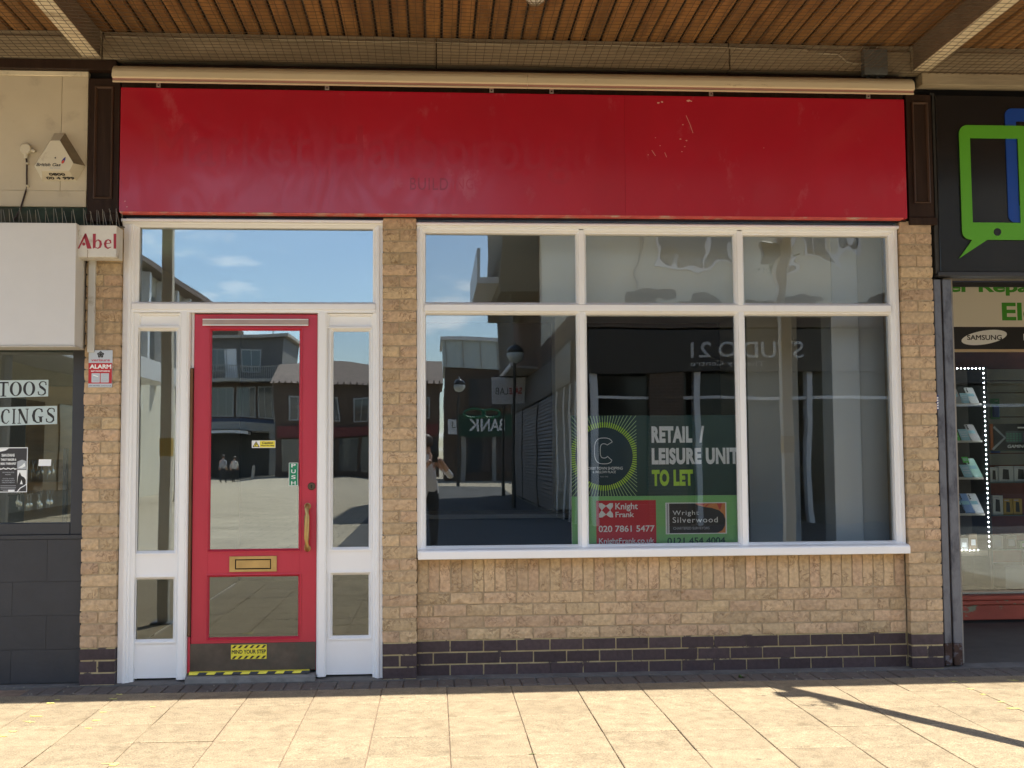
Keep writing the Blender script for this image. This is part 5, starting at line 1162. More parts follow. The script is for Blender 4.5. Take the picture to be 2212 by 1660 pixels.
zt_, zb_ = I1(765, 355)[1], I2(812, 1115)[1]; xl = cabx1-.012
nl = 38
for i in range(nl): inst('led_bead', lm, (xl, IY-.022, zt_+(zb_-zt_)*i/(nl-1)), cab)
for i in range(10): inst('led_bead', lm, (xl-.035*(i+1), IY-.022, zt_+.001), cab)
for i in range(7): inst('led_bead', lm, (xl-.06-.037*(i+1), IY-.004, I2(0, 1168)[1]), cab)
# phones and price cards
def tilted(name, x, z, w, h, material, lean, label, cat, group=None, cams=True, card=False):
    root = empty(name, (x, IY+.06, z), label, cat, group)
    t = .008 if not card else .0015
    sh = h*.30
    v = []
    pr = [(-w/2, 0), (w/2, 0), (w/2, h), (-w/2, h)] if card else rr(-w/2, w/2, 0, h, w*.13, 3)
    k = len(pr)
    def T(a, b, d): return (x+a-b*lean, IY+.06+b*.30+d, z+b*.95)
    v = [T(a, b, 0) for a, b in pr]+[T(a, b, t) for a, b in pr]
    f = [tuple(range(k)), tuple(range(k, 2*k))]+[(i, (i+1) % k, k+(i+1) % k, k+i) for i in range(k)]
    mesh_obj('body' if not card else 'card', v, f, material, root)
    if card: 
        ln = MB()
        for q in (.3, .5, .7): ln.quad(T(-w*.35, h*q, -.001), T(w*.35, h*q, -.001), T(w*.35, h*(q+.08), -.001), T(-w*.35, h*(q+.08), -.001))
        ln.build('printed_lines', TGY, root); return root
    if cams:
        for a, b in ((-.28, .92), (-.28, .83), (-.28, .74)):
            c = T(a*w, b*h, -.001); MB().lathe(c, [(w*.075, 0), (w*.075, -.002), (w*.04, -.003)], 10, 'y').build('camera_lens', BLACK, root)
    e_ = MB().quad(T(-w*.42, h*.44, -.0012), T(w*.30, h*.44, -.0012), T(w*.30, h*.62, -.0012), T(-w*.42, h*.62, -.0012)); e_.build('price_label', mat('label_aqua', (.22, .42, .45), .5), root)
    return root
pw, phh = .078, .165
s1 = (I1(700, 735)[0]-I1(620, 735)[0])/.078
def IX(x, c=ci): return P(*c(x, 900), IY+.05)[0]
tilted('phone', IX(490), shz[0]+.007, .085, .15, mat('phone_grey', (.30, .29, .27), .3), .25, 'grey phone with square camera on the top cabinet shelf', 'phone')
tilted('phone', IX(690), shz[0]+.007, .085, .155, mat('phone_white', (.55, .57, .53), .25), .25, 'white phone beside the LED beads on the top cabinet shelf', 'phone')
tilted('price_card', IX(580), shz[0]+.007, .075, .10, mat('card_aqua', (.24, .40, .42), .5), .05, 'aqua price card between two phones on the top cabinet shelf', 'price card', card=True)
tilted('phone', IX(690), shz[1]+.007, .09, .155, mat('phone_silver', (.42, .41, .39), .25), .3, 'silver phone on the second cabinet shelf', 'phone')
tilted('price_card', IX(572), shz[1]+.007, .085, .11, mat('card_aqua', (.24, .40, .42), .5), .2, 'aqua price card leaning on the second cabinet shelf', 'price card', card=True)
tilted('price_card', IX(468), shz[1]+.007, .06, .12, mat('card_green', (.08, .45, .05), .5), .2, 'bright green price card on the second cabinet shelf', 'price card', card=True)
tilted('phone', IX(705), shz[2]+.007, .09, .18, mat('phone_mint', (.38, .62, .50), .2), .35, 'mint green phone on the third cabinet shelf', 'phone')
tilted('price_card', IX(590), shz[2]+.007, .085, .12, mat('card_aqua', (.24, .40, .42), .5), .25, 'aqua price card leaning on the third cabinet shelf', 'price card', card=True)
tilted('price_card', IX(565), shz[2]+.14, .055, .055, mat('card_green', (.08, .45, .05), .5), .2, 'small bright green ticket above the third cabinet shelf', 'price card', card=True)
tilted('phone', IX(525, ci2), shz[3]+.007, .095, .185, mat('phone_black', (.02, .02, .022), .25), .15, 'black phone on the lowest cabinet shelf', 'phone')
tilted('phone', IX(640, ci2), shz[3]+.007, .10, .185, mat('phone_blue', (.18, .28, .48), .25), .28, 'pale blue phone on the lowest cabinet shelf', 'phone')
tilted('phone', IX(745, ci2), shz[3]+.007, .09, .185, mat('phone_pearl', (.60, .62, .60), .25), .28, 'pearl white phone on the lowest cabinet shelf', 'phone')
# glass shelf stand with boxes on the right
c0 = IX(905, ci2); gs = empty('glass_shelf_stand', (c0+.4, IY+.1, .25), 'glass shelf stand of boxed accessories in the phone shop', 'shelf stand')
GS = mat('shelf_edge_green', (.10, .14, .12), .2)
gz = [I2(0, 372)[1], I2(0, 762)[1], I2(0, 1168)[1], I1(0, 1320)[1]]
for z in gz: bx('glass_shelf', (c0-.03, 6.4, IY+.02, IY+.32, z-.008, z), GS, gs, 0)
for x in (c0-.02, c0+.9): bx('upright', (x-.006, x+.006, IY+.30, IY+.315, .251, 2.0), ALU, gs, 0)
def carton(name, x0, x1, z, h, material, label, cat, picture=BLACK):
    root = empty(name, ((x0+x1)/2, IY+.1, z), label, cat)
    bx('carton', (x0, x1, IY+.08, IY+.14, z+.001, z+h), material, root, .002); w = x1-x0
    shape('printed_picture', [[(x0+.25*w, z+.18*h), (x0+.72*w, z+.15*h), (x0+.68*w, z+.78*h), (x0+.30*w, z+.82*h)]], IY+.08, picture, root, .0006)
    shape('printed_bar', [[(x0+.1*w, z+.88*h), (x0+.6*w, z+.88*h), (x0+.6*w, z+.94*h), (x0+.1*w, z+.94*h)]], IY+.08, TGY, root, .0006); return root
WB = mat('white_carton', (.60, .61, .58), .5); YB_ = mat('yellow_carton', (.52, .32, .04), .5)
carton('accessory_box', IX(900, ci2), IX(990, ci2), gz[0], .135, WB, 'narrow white accessory box on the upper glass shelf', 'box')
carton('accessory_box', IX(998, ci2), IX(1172, ci2), gz[0], .145, WB, 'wide white phone case box on the upper glass shelf', 'box')
carton('accessory_box', IX(1180, ci2), IX(1350, ci2), gz[0], .145, WB, 'white box by the frame edge on the upper glass shelf', 'box')
carton('accessory_box', IX(915, ci2), IX(1038, ci2), gz[1], .175, WB, 'tall white phone case box on the middle glass shelf', 'box')
carton('accessory_box', IX(1045, ci2), IX(1150, ci2), gz[1], .145, YB_, 'yellow phone case box beside the tall white box', 'box')
carton('accessory_box', IX(1158, ci2), IX(1262, ci2), gz[1], .145, YB_, 'second yellow phone case box on the middle glass shelf', 'box')
# keyboard box
kx0, kx1 = IX(838), IX(838)+1.0; kz0 = gz[3]+.002; kh = I1(0, 995)[1]-I1(0, 1305)[1]
kb = empty('keyboard_box', ((kx0+kx1)/2, IY, kz0), 'black and orange gaming keyboard box on the top glass shelf', 'box')
bx('carton', (kx0+.03, kx1, IY+.03, IY+.10, kz0, kz0+kh), mat('box_black', (.022, .019, .018), .45), kb, .002); o = bx('orange_end', (kx0, kx0+.0295, IY+.032, IY+.10, kz0, kz0+kh), mat('box_orange', (.42, .11, .015), .45), kb, .002)
def KX(x): return IX(x)
def KZ(y): return kz0+kh*(1305-y)/310
yy = IY+.03
shape('silver_chevron', stroke([(KX(880), KZ(1030)), (KX(1010), KZ(1160)), (KX(860), KZ(1300))], .022), yy, TGY, kb, .0006)
kbx = shape('keyboard_picture', [rr(KX(1015), KX(1015)+.5, KZ(1220), KZ(1080), .02)], yy, mat('kb_pic', (.09, .12, .12), .5), kb, .0006)
kp = {0: mat('kb_green', (.10, .30, .22), .5), 1: mat('kb_purple', (.26, .12, .24), .5)}
for c in range(2): shape('key_rows', [[(KX(1025)+c*.16+i*.03, KZ(1205)+r__*.021), (KX(1025)+c*.16+i*.03+.022, KZ(1205)+r__*.021), (KX(1025)+c*.16+i*.03+.022, KZ(1205)+r__*.021+.013), (KX(1025)+c*.16+i*.03, KZ(1205)+r__*.021+.013)] for i in range(5) for r__ in range(4)], yy-.0007, kp[c], kb, .0005)
text('GAMING', (KX(1035), KX(1265), KZ(1282), KZ(1244)), yy-.0001, TW, kb, .03, .2, thick=.0006)
shape('white_panel', [[(KX(1160), KZ(1050)), (KX(1255), KZ(1050)), (KX(1255), KZ(1033)), (KX(1160), KZ(1033))]], yy, TW, kb, .0006)
# hanging packs on the slat wall and loose stock
pk = [mat('pack_white', (.45, .45, .42), .5), mat('pack_black', (.03, .03, .03), .4), mat('pack_green', (.05, .20, .06), .5), mat('pack_blue', (.03, .06, .22), .5)]
pn = ['white', 'black', 'green', 'blue']
for i in range(14):
    x = 4.95+(i % 7)*.17+rnd.uniform(-.02, .02); z = 1.95-(i//7)*.36; k = rnd.randrange(4)
    r_ = empty('hanging_pack', (x, 4.05, z), pn[k]+' accessory pack hanging on the back wall of the phone shop', 'pack', pn[k]+' packs on the phone shop back wall')
    bx('card', (x-.05, x+.05, 4.05, 4.058, z-.11, z+.11), pk[k], r_, 0); bx('blister', (x-.035, x+.035, 4.02, 4.049, z-.09, z+.03), pk[(k+1) % 4], r_, .006); bx('hook', (x-.003, x+.003, 4.0, 4.12, z+.08, z+.086), ALU, r_, 0)
for i in range(5):
    x = IX(960, ci2)+i*.13; h = rnd.uniform(.05, .13); col = pk[i % 4]
    r_ = empty('stock_box', (x, IY+.15, gz[2]), ['low white', 'tall black', 'green', 'blue', 'square white'][i]+' stock box on the lowest glass shelf', 'box')
    bx('carton', (x-.05, x+.05, IY+.08, IY+.2, gz[2]+.001, gz[2]+h), col, r_, .002); bx('label', (x-.03, x+.03, IY+.0785, IY+.0799, gz[2]+.2*h, gz[2]+.7*h), TGY, r_, 0)
for i in range(4):
    x = cabx1-.12-i*.085; r_ = empty('boxed_charger', (x, IY+.1, I2(0, 1180)[1]), ['brown boxed charger with pale label at the cabinet base', 'pale boxed charger with white panel at the cabinet base', 'blue boxed charger standing on the cabinet base', 'grey boxed charger at the cabinet base'][i], 'box')
    z = I2(0, 1180)[1]+.001; h = (.15, .11, .19, .12)[i]
    bx('carton', (x-.038, x+.038, IY+.06, IY+.12, z, z+h), [mat('kraft', (.28, .20, .12), .7), pk[0], pk[3], mat('pack_grey', (.2, .2, .2), .6)][i], r_, .002); bx('label', (x-.02, x+.022, IY+.0585, IY+.0599, z+.3*h, z+.65*h), TW, r_, 0)
# low white block painting the sunlit pavement mirrored in the shop glass
o = empty('painted_reflection_block', (5.0, IY, .25), 'low white block painting the pavement reflection in the phone shop window', 'painted reflection'); e0 = IX(955, ci2)
bx('body', (e0, e0+.8, IY-.05, IY+.3, .255, I2(0, 1360)[1]), mat('reflection_white', (.35, .35, .33), .5), o, .004); bx('leg', (e0+.21, e0+.30, IY+.0, IY+.05, I2(0, 1361)[1]+.001, I2(0, 1180)[1]), mat('reflection_white', (.35, .35, .33), .5), o, .002)

struct(bx('bulkhead_wall', (-4.7, 3.48, .065, .10, 3.12, 4.36), DARKGAP, None, 0)); struct(bx('bulkhead_wall_left', (-4.7, -2.29, .085, .12, 2.46, 3.119), DARKGAP, None, 0)); struct(bx('bulkhead_wall_right', (3.481, 6.9, .101, .14, 2.95, 4.36), DARKGAP, None, 0))
# ================================================================== FURTHER SHELL OF OUR TERRACE
wallup = bx('terrace_wall', (-14, 16, .06, .4, 4.36, 9.0), pattern_mat('terrace_brick', (.42, .28, .15), (.38, .25, .13), (.33, .27, .17), .225, .075, .01), None, 0); tag(wallup, 'buff brick upper wall of the terrace above the canopy', 'wall')

# ================================================================== STREET BEHIND THE CAMERA (seen mirrored in the glass)
CRM = mat('cream_render', (.66, .62, .50), .85, var=.05, vscale=1)
DBR = pattern_mat('brown_brick_far', (.115, .075, .055), (.095, .062, .045), (.15, .125, .10), .225, .075, .01)
DBRX = pattern_mat('brown_brick_side', (.17, .09, .055), (.13, .07, .045), (.20, .16, .12), .225, .075, .01, axis='yz')
TILE = mat('grey_roof_tile', (.14, .10, .08), .8, var=.3, vscale=3)
CONCF = mat('far_concrete', (.36, .34, .30), .85, var=.08, vscale=1)
METAL = mat('pale_metal_roof', (.50, .56, .54), .4, var=.05)
DKF = mat('dark_shopfront', (.025, .026, .028), .4)
UPVC = mat('white_upvc', (.72, .72, .72), .4)
def rwin(root, x0, x1, z0, z1, y, fw=.07, bars=1, name='window', fm=None):
    fm = fm or mat('far_frame', (.34, .34, .33), .5)
    """window on a wall facing +y"""
    w = MB().ring(x0, x1, z0, z1, [(0, y), (0, y+.06), (fw, y+.06), (fw, y)]).build(name, fm, root)
    bx('pane', (x0+fw, x1-fw, y+.012, y+.02, z0+fw, z1-fw), mat('far_pane', (.05, .06, .07), .05, spec=.9), w, 0)
    for i in range(bars):
        xx = x0+(x1-x0)*(i+1)/(bars+1); bx('glazing_bar', (xx-.03, xx+.03, y+.021, y+.055, z0+fw, z1-fw), fm, w, 0)
    return w
# (G) cream building opposite with the lettered dark shopfront
GK = -16.0
gbd = empty('corner_building', (9, GK, 0), 'cream rendered building with white windows mirrored in the right panes', 'building')
bx('upper_wall', (3.1, 22, GK-9, GK-.001, 4.75, 12.5), CRM, gbd, 0); bx('brick_band', (3.1, 22, GK-9, GK+.02, 4.25, 4.749), DBR, gbd, 0)
bx('ground_floor', (3.1, 22, GK-9, GK-.6, 0, 4.249), mat('shop_gloom', (.03, .03, .03), .8), gbd, 0)
bx('sign_fascia', (3.3, 21.8, GK-.2, GK+.06, 3.25, 4.2), DKF, gbd, .01)
bx('roof', (3.0, 22.1, GK-9.1, GK+.3, 12.501, 12.8), TILE, gbd, 0)
for i, ch in enumerate(('STUD', '21')): pass
text3('STUDIO 21', (7.9, GK+.061, 3.58), (-1, 0, 0), (0, 0, 1), 2.4, .36, mat('sign_silver', (.55, .55, .53), .4), gbd, .01, thick=.02)
text3('Therapy Centre', (7.1, GK+.061, 3.34), (-1, 0, 0), (0, 0, 1), 1.6, .16, mat('sign_silver', (.55, .55, .53), .4), gbd, .0, thick=.01)
for i, x in enumerate((3.35, 5.6, 8.0, 10.4, 12.8, 15.2, 17.6)):
    bx('shopfront_post', (x, x+.12, GK-.3, GK-.02, 0, 3.249), UPVC, gbd, 0)
    bx('shopfront_pane', (x+.13, x+2.1, GK-.2, GK-.18, .45, 3.2), mat('dark_shop_pane', (.014, .015, .015), .08, spec=.3), gbd, 0)
    bx('stall_board', (x+.13, x+2.1, GK-.25, GK-.05, .0, .449), DKF, gbd, 0)
bx('brick_pier', (4.55, 5.35, GK-.4, GK+.01, 0, 3.249), DBR, gbd, 0)
bx('shopfront_transom', (3.48, 21.6, GK-.24, GK-.19+.08, 2.65, 2.72), UPVC, gbd, 0)
for x0, x1 in ((5.0, 6.6), (7.6, 9.0), (10.2, 11.8), (13.5, 15.0), (16.5, 18)): rwin(gbd, x0, x1, 5.6, 7.3, GK, .09, 1, fm=UPVC); rwin(gbd, x0, x1, 8.2, 9.6, GK, .09, 1, fm=UPVC)
dpipe = MB().tube([(4.3, GK+.09, 4.8), (4.3, GK+.09, 10.4)], .06, 8).build('downpipe', CONCF, gbd)
# side street shops on the plane x = 3.1 (F)
FX = 3.1
sd_ = empty('shuttered_shops', (FX, -32, 0), 'dark brick row with roller shutters mirrored in the left window pane', 'building')
bx('side_wall', (FX+.3, FX+6, -37, GK-9.01, 0, 11), DBRX, sd_, 0)
bx('sign_fascia', (FX-.06, FX+.299, -37, -17.4, 3.1, 4.1), DKF, sd_, .01); bx('brick_band', (FX+.02, FX+.299, -37, -16.3, 4.101, 11), DBRX, sd_, 0)
SHUT = mat('shutter_brown', (.13, .115, .105), .5, var=.1, vscale=1)
for k in range(3):
    y0 = -21.0-k*5.2
    sh = MB()
    for i in range(30): sh.ext([(FX, .06+i*.1), (FX-.025, .085+i*.1), (FX, .155+i*.1), (FX+.02, .155+i*.1), (FX+.02, .06+i*.1)], 'y', y0-4.9, y0)
    sh.build('roller_shutter', SHUT, sd_); bx('shutter_guide_rail', (FX-.03, FX+.25, y0+.005, y0+.15, 0, 3.09), DKF, sd_, 0)
# white glazed corner door
for y0, y1 in ((-16.8, -16.6), (-17.9, -17.7), (-19.1, -18.9), (-20.8, -20.6)): bx('door_post', (FX-.02, FX+.2, y0, y1, 0, 3.09), UPVC, sd_, 0)
for y0, y1 in ((-17.7, -16.8), (-18.9, -17.9), (-20.6, -19.1)):
    bx('corner_pane', (FX+.05, FX+.07, y0, y1, .62, 2.5), GLASSR, sd_, 0); bx('corner_rail', (FX, FX+.15, y0, y1, .0, .619), DKF, sd_, 0); bx('corner_rail', (FX, FX+.15, y0, y1, 2.501, 2.6), UPVC, sd_, 0); bx('corner_fanlight', (FX+.05, FX+.07, y0, y1, 2.601, 3.09), GLASSR, sd_, 0)
bx('gloom_wall', (FX+1.2, FX+1.3, -21, -16.65, 0, 3.09), mat('shop_gloom', (.03, .03, .03), .8), sd_, 0)
# overhanging upper storeys
ov = empty('overhanging_block', (3.5, -33, 6.4), 'tall brown block with overhanging upper floors and barred balcony', 'building')
bx('upper_storeys', (2.05, 8.9, -34.5, -26.2, 6.5, 15.5), mat('brown_render', (.22, .19, .14), .85, var=.06, vscale=.7), ov, 0)
bx('balcony_slab', (1.35, 2.049, -34.5, -27, 6.9, 7.1), UPVC, ov, 0); bx('balcony_parapet', (1.35, 1.45, -34.5, -27, 7.101, 8.0), UPVC, ov, 0)
for k in range(3): rwin(ov, 3.0+k*1.9, 4.5+k*1.9, 8.5, 10.4, -26.2, .1, 1)
bar = MB()
for i in range(15): bx('balcony_bar', (2.35, 2.42, -33.9+i*.5, -33.84+i*.5, 4.4, 6.49), CONCF, ov, 0)
bx('balcony_rail', (2.30, 2.47, -34, -26.6, 4.28, 4.399), UPVC, ov, 0); bx('balcony_floor', (2.3, 3.39, -34.2, -26.4, 4.2, 4.279), CONCF, ov, 0)
# hanging sign
hs_ = empty('projecting_sign', (2.5, -30, 3.4), 'white projecting sign lettered SALE LAB mirrored in the glass', 'sign')
bx('board', (1.85, 3.03, -30.06, -30.0, 3.25, 4.15), UPVC, hs_, .01); bx('bracket', (1.9, 3.35, -30.04, -30.02, 4.151, 4.2), DKF, hs_, 0)
text3('SALE', (2.94, -29.999, 3.58), (-1, 0, 0), (0, 0, 1), .48, .24, mat('sale_red', (.5, .02, .02), .5), hs_, .03, thick=.005); text3('LAB', (2.42, -29.999, 3.58), (-1, 0, 0), (0, 0, 1), .46, .24, BLACK, hs_, .0, thick=.005)
# (E) bank at the end of the street
ek = -58.0
bk = empty('bank_building', (3.2, ek, 0), 'dark bank building with pale metal roof cladding mirrored in the window', 'building')
bx('wall', (.55, 9, ek-8, ek, 0, 6.6), DBR, bk, 0); bx('roof_cladding', (.45, 9.1, ek-8.1, ek+.15, 6.601, 8.3), METAL, bk, 0); bx('roof_edge', (.3, 9.2, ek-8.2, ek+.4, 8.301, 8.5), UPVC, bk, 0)
for i in range(8): bx('cladding_seam', (.6+i*1.0, .66+i*1.0, ek+.151, ek+.19, 6.62, 8.29), CONCF, bk, 0)
bx('sign_fascia', (1.4, 8.9, ek+.001, ek+.3, 2.6, 3.9), mat('bank_green', (.0, .05, .03), .4), bk, 0)
text3('BANK', (4.0, ek+.301, 2.95), (-1, 0, 0), (0, 0, 1), 2.1, .7, UPVC, bk, .02, thick=.03)
bx('bay_glazing', (1.9, 4.2, ek+.01, ek+.35, 4.3, 6.0), mat('far_pane', (.05, .06, .07), .05, spec=.9), bk, 0)
for k in range(4): bx('bank_pillar', (1.5+k*1.7, 1.75+k*1.7, ek+.001, ek+.2, 0, 2.599), CONCF, bk, 0); bx('bank_pane', (1.76+k*1.7, 3.19+k*1.7, ek+.002, ek+.05, .5, 2.598), mat('far_pane', (.05, .06, .07), .05, spec=.9), bk, 0)
osn = empty('opticians_sign', (3.1, -44, 3.6), 'pair of green overlapping ovals sign on the shuttered row', 'sign')
for s_ in (-.36, .36): MB().tube([(2.1+s_+.42*math.cos(t), -44.0, 3.45+.2*math.sin(t)) for t in [2*math.pi*k/20 for k in range(21)]], .05, 8).build('oval', mat('optic_green', (.0, .16, .07), .4), osn, 0, True)
bx('bracket', (1.3, 3.4, -44.03, -44.0, 3.72, 3.78), DKF, osn, 0)
ck = empty('clock_sign', (1.2, -57.2, 3), 'square white clock sign hanging by the bank', 'sign')
bx('box', (.75, 1.3, -57.4, -57.2, 2.7, 3.6), UPVC, ck, 0); bx('hand', (1.0, 1.05, -57.199, -57.18, 3.1, 3.45), BLACK, ck, 0); bx('hand', (1.0, 1.22, -57.199, -57.18, 3.08, 3.13), BLACK, ck, 0)
# (D) low tiled range
dk = -74.0
lo_ = empty('tiled_roof_range', (-5, dk, 0), 'low brick range with ribbed tile roof mirrored in the right side light', 'building')
bx('wall', (-11.4, .3, dk-8, dk, 0, 6.9), DBR, lo_, 0)
mb = MB().ext([(dk+.4, 6.85), (dk-4, 8.6), (dk-8.4, 6.85)], 'x', -11.6, .5); mb.build('roof', TILE, lo_)
for i in range(30): bx('roof_rib', (-11.4+i*.4, -11.3+i*.4, dk+.3, dk+.42, 6.86, 7.0), TILE, lo_, 0)
for i in range(5): rwin(lo_, -10.4+i*2.2, -9.2+i*2.2, 4.2, 6.0, dk, .1, 1)
bx('sign_fascia', (-11.2, .2, dk+.01, dk+.25, 3.0, 3.8), mat('dull_red_fascia', (.16, .03, .03), .5), lo_, 0)
for i in range(6): bx('shop_pane', (-10.9+i*1.9, -9.3+i*1.9, dk+.01, dk+.05, .4, 2.9), mat('far_pane', (.05, .06, .07), .05, spec=.9), lo_, 0)
# (C) three storey block behind the door glass
ck_ = -82.0
th = empty('three_storey_block', (-18, ck_, 0), 'three storey flat roofed block with balcony mirrored in the door glass', 'building')
bx('top_storey', (-34, -11.9, ck_-9, ck_, 7.6, 11.0), mat('dark_cladding', (.13, .125, .12), .8, var=.1, vscale=1), th, 0); bx('roof_slab', (-34.4, -11.6, ck_-9.3, ck_+.5, 11.001, 11.25), CONCF, th, 0)
bx('middle_storey', (-34, -12.2, ck_-9, ck_-.6, 4.2, 7.599), DBR, th, 0); bx('balcony_slab', (-34, -11.9, ck_+.001, ck_+1.2, 7.5, 7.75), CONCF, th, 0)
for i in range(60): bx('baluster', (-22+i*.17, -21.95+i*.17, ck_+1.1, ck_+1.15, 7.751, 8.7), CONCF, th, 0)
bx('handrail', (-34, -11.9, ck_+1.08, ck_+1.17, 8.701, 8.77), CONCF, th, 0)
for x0 in (-20.6, -18.0, -15.2): rwin(th, x0, x0+1.6, 8.3, 10.1, ck_, .1, 1)
for i in range(5): rwin(th, -21.5+i*1.9, -19.8+i*1.9, 4.6, 7.2, ck_-.6, .09, 2)
bx('balcony_door', (-16.6, -15.6, ck_+.001, ck_+.05, 7.76, 10.1), UPVC, th, 0); bx('corner_pier', (-12.6, -11.95, ck_-.59, ck_+.1, 4.2, 7.499), CONCF, th, 0); bx('string_course', (-34, -12.0, ck_-.59, ck_-.4, 4.201, 4.5), mat('blue_panel', (.06, .08, .14), .6), th, 0)
MB().tube([(-13, ck_-2, 11.25), (-13, ck_-2, 13)], .04, 6).build('roof_mast', DKF, th); bx('plant_room', (-19, -16, ck_-6, ck_-3, 11.251, 12.2), DBR, th, 0)
bx('shop_awning', (-21, -14.5, ck_+.31, ck_+1.8, 3.3, 3.5), UPVC, th, 0)
bx('ground_opening', (-34, -12.2, ck_-9, ck_-3, 0, 3.6), DKF, th, 0); bx('concrete_beam', (-34, -12, ck_-3, ck_+.3, 3.601, 4.199), CONCF, th, 0)
for i in range(4): bx('concrete_column', (-13-i*6.5, -12.3-i*6.5, ck_-.6, ck_+.2, 0, 3.6), CONCF, th, 0)
# (B) left arcade range with canopy
AX = -11.8
ar = empty('arcade_building', (AX, -30, 0), 'pale arcade building with canopy mirrored in the left side light', 'building')
bx('wall', (AX-8, AX, -51, -14, 0, 9.0), CRM, ar, 0); bx('roof', (AX-8.2, AX+.6, -51.3, -13.8, 9.001, 9.25), TILE, ar, 0)
for i in range(14):
    y = -15.5-i*2.5; bx('fin', (AX+.001, AX+.35, y-.3, y, 4.6, 8.9), UPVC, ar, 0); bx('upper_window', (AX+.002, AX+.06, y-2.15, y-.35, 5.6, 8.2), mat('far_pane', (.05, .06, .07), .05, spec=.9), ar, 0)
bx('canopy', (AX+.001, AX+3.0, -34, -14.5, 4.2, 4.45), UPVC, ar, 0); bx('canopy_fascia', (AX+3.001, AX+3.06, -34, -14.5, 3.95, 4.55), UPVC, ar, 0)
for i in range(4):
    y = -17-i*5.4; MB().tube([(AX+2.6, y, 0), (AX+2.6, y, 4.2)], .11, 8).build('canopy_column', CONCF, ar)
    bx('shop_pane', (AX+.002, AX+.05, y-4.6, y-.6, .5, 3.2), mat('far_pane', (.05, .06, .07), .05, spec=.9), ar, 0)
# street lamps with globe heads
def lamp_post(x, y, h, arms, label):
    root = empty('street_lamp', (x, y, 0), label, 'street lamp', 'globe street lamps')
    MB().tube([(x, y, 0), (x, y, .9), (x, y, h)], [.085, .06, .045], 10).build('column', DKF, root)
    for a in range(arms):
        t = R(90)+a*math.pi*2/arms; ex, ey = x+.55*math.cos(t), y+.55*math.sin(t)
        MB().tube([(x, y, h-.1), (x+.3*math.cos(t), y+.3*math.sin(t), h+.15), (ex, ey, h+.05)], .025, 8).build('arm', DKF, root)
        g_ = MB().lathe((ex, ey, h-.25), [(.02, -.27), (.14, -.23), (.23, -.13), (.27, 0), (.25, .06)], 16, 'z').build('globe', mat('lamp_globe', (.55, .6, .6), .1, spec=.8), root, 0, True)
        MB().lathe((ex, ey, h-.185), [(.27, 0), (.24, .1), (.14, .2), (.03, .24)], 16, 'z').build('cap', mat('lamp_cap', (.03, .035, .04), .2), root, 0, True)
lamp_post(2.35, -25.5, 4.75, 1, 'globe street lamp in front of the barred balcony mirrored in the window'); lamp_post(2.55, -35, 4.4, 1, 'globe street lamp beside the projecting SALE LAB sign'); lamp_post(1.1, -46, 5.1, 1, 'globe street lamp standing before the bank')
bo = MB().lathe((-12.4, -70, 0), [(.12, 0), (.12, .8), (.09, .95), (.02, 1.0)], 12, 'z').build('bollard', CONCF); tag(bo, 'grey concrete bollard before the three storey block', 'bollard')

# ------------------------------------------------------------------ people
SKIN = mat('skin', (.50, .30, .22), .55); HAIR = mat('hair', (.06, .04, .03), .6)
def person(loc, rz, joints, edges, radii, shirt, trouser, label, sleeve=.35, group=None):
    me = bpy.data.meshes.new('p'); me.from_pydata(joints, edges, [])
    o = bpy.data.objects.new('p', me); COL.objects.link(o)
    sk = o.modifiers.new('s', 'SKIN'); 
    for i, r_ in enumerate(radii): me.skin_vertices[0].data[i].radius = (r_, r_)
    me.skin_vertices[0].data[0].use_root = True
    su = o.modifiers.new('u', 'SUBSURF'); su.levels = su.render_levels = 2
    bpy.context.view_layer.update()
    ev = bpy.data.meshes.new_from_object(o.evaluated_get(bpy.context.evaluated_depsgraph_get()))
    bpy.data.objects.remove(o); bpy.data.meshes.remove(me)
    for m_ in (SKIN, shirt, trouser, BLACK): ev.materials.append(m_)
    hip = joints[0][2]; sh = joints[2][2]
    for f in ev.polygons:
        c = f.center; f.use_smooth = True
        near_hand = min((Vector(c)-Vector(joints[i])).length for i in (7, 8, 10, 11)) < sleeve
        if c.z < .09: f.material_index = 3
        elif c.z < hip+.02: f.material_index = 2 if not near_hand else 0
        elif c.z > sh+.06: f.material_index = 0
        elif near_hand: f.material_index = 0
        else: f.material_index = 1
    r = bpy.data.objects.new('person', ev); COL.objects.link(r); r.location = loc; r.rotation_euler = (0, 0, rz)
    tag(r, label, 'person', group)
    hd = Vector(joints[4])
    hb = MB().lathe((hd.x, hd.y-.012, hd.z+.01), [(.098, -.03), (.106, .03), (.092, .09), (.055, .125), (.012, .137)], 14, 'z').build('hair', HAIR, None, 0, True)
    hb.parent = r
    return r
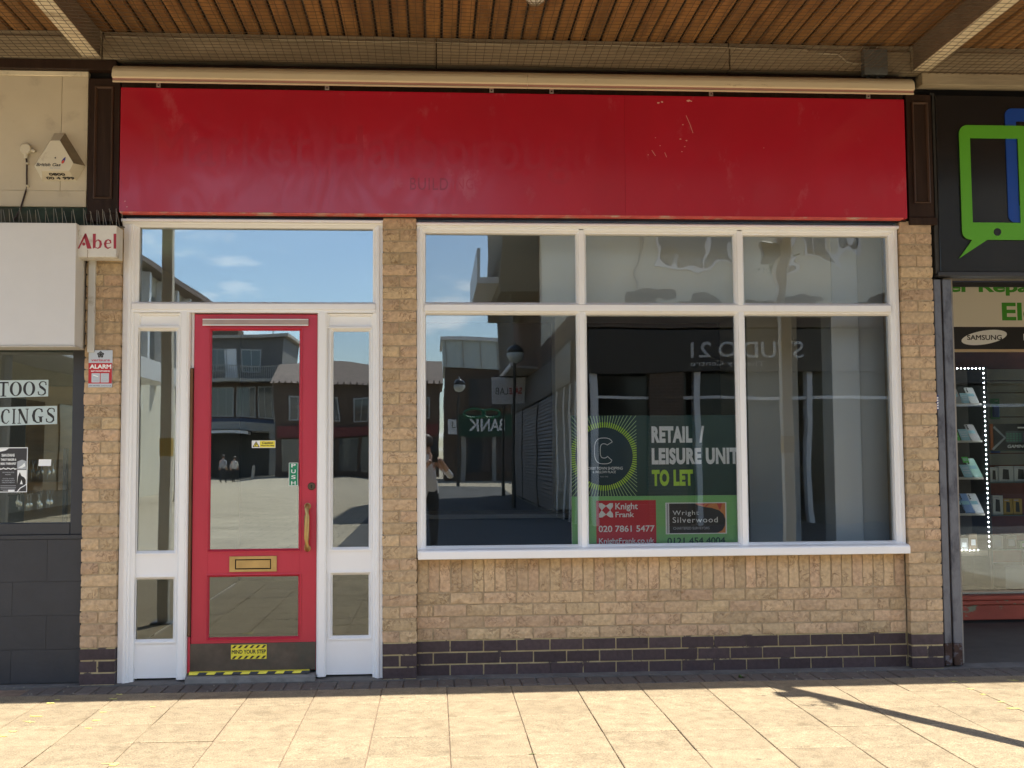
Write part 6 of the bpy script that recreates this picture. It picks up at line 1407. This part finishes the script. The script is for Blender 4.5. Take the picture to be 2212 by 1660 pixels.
# order: 0 pelvis 1 chest 2 neckbase 3 neck 4 head | 5 shL 6 elL 7 wrL 8 haL ... facing +y
def figure(h, armL, armR, stride=.0):
    k = h/1.75
    j = [(0, 0, .95), (0, -.01, 1.25), (0, 0, 1.43), (0, .01, 1.52), (0, .025, 1.64)]
    j += [(-.19, 0, 1.40)] + armL[:1]; j = j[:5]
    js = [(0, 0, .95), (0, -.01, 1.25), (0, 0, 1.44), (0, .012, 1.53), (0, .03, 1.64),
          (-.18, 0, 1.40), armL[0], armL[1], (.18, 0, 1.40), armR[0], armR[1]]
    # wrists index 7 & 10, hands appended
    js += [tuple(Vector(armL[1])+Vector(armL[2])), tuple(Vector(armR[1])+Vector(armR[2])),
           (-.10, 0, .90), (-.105, stride*.5+.02, .50), (-.11, stride*.2, .09), (-.11, stride*.2+.16, .045),
           (.10, 0, .90), (.105, -stride*.3+.02, .50), (.11, -stride*.6, .09), (.11, -stride*.6+.16, .045)]
    ed = [(0, 1), (1, 2), (2, 3), (3, 4), (2, 5), (5, 6), (6, 7), (7, 11), (2, 8), (8, 9), (9, 10), (10, 12), (0, 13), (13, 14), (14, 15), (15, 16), (0, 17), (17, 18), (18, 19), (19, 20)]
    rd_ = [.15, .155, .10, .055, .10, .065, .048, .032, .065, .048, .032, .04, .04, .10, .065, .045, .04, .10, .065, .045, .04]
    return [tuple(a*k for a in p) for p in js], ed, [r_*k for r_ in rd_]
hold = figure(1.76, [(-.24, .10, 1.16), (.02, .33, 1.36), (.05, .06, .06)], [(.36, .10, 1.18), (.23, .34, 1.38), (-.04, .06, .06)])
WS = mat('white_shirt', (.70, .71, .75), .8); DT = mat('dark_trousers', (.02, .022, .03), .8)
jj, ee, rd_ = hold
p_ = person((-.13, -8.05, 0), 0, jj, ee, rd_, WS, DT, 'person in a white shirt holding up a phone, mirrored in the window', .16)
ph = MB().box(-.038, .038, -7.622, -7.613, 1.405, 1.555).build('phone', BLACK); tag(ph, 'black phone held up by the person in the white shirt', 'phone')
walk1 = figure(1.72, [(-.25, -.08, 1.15), (-.22, .10, .95), (0, .05, -.06)], [(.25, .06, 1.15), (.23, -.10, .93), (0, .04, -.06)], .35)
walk2 = figure(1.62, [(-.25, .06, 1.15), (-.22, .12, .93), (0, .05, -.06)], [(.25, -.08, 1.15), (.23, -.02, .93), (0, .04, -.06)], -.3)
person((-13.7, -66, 0), R(200), *walk1, mat('grey_jacket', (.30, .30, .32), .8), DT, 'person in a grey top walking across the square, mirrored in the door', .12)
person((-13.15, -66.6, 0), R(190), *walk2, mat('pale_top', (.55, .53, .5), .8), mat('black_leggings', (.015, .015, .018), .8), 'person in a pale top and black leggings walking across the square', .12)
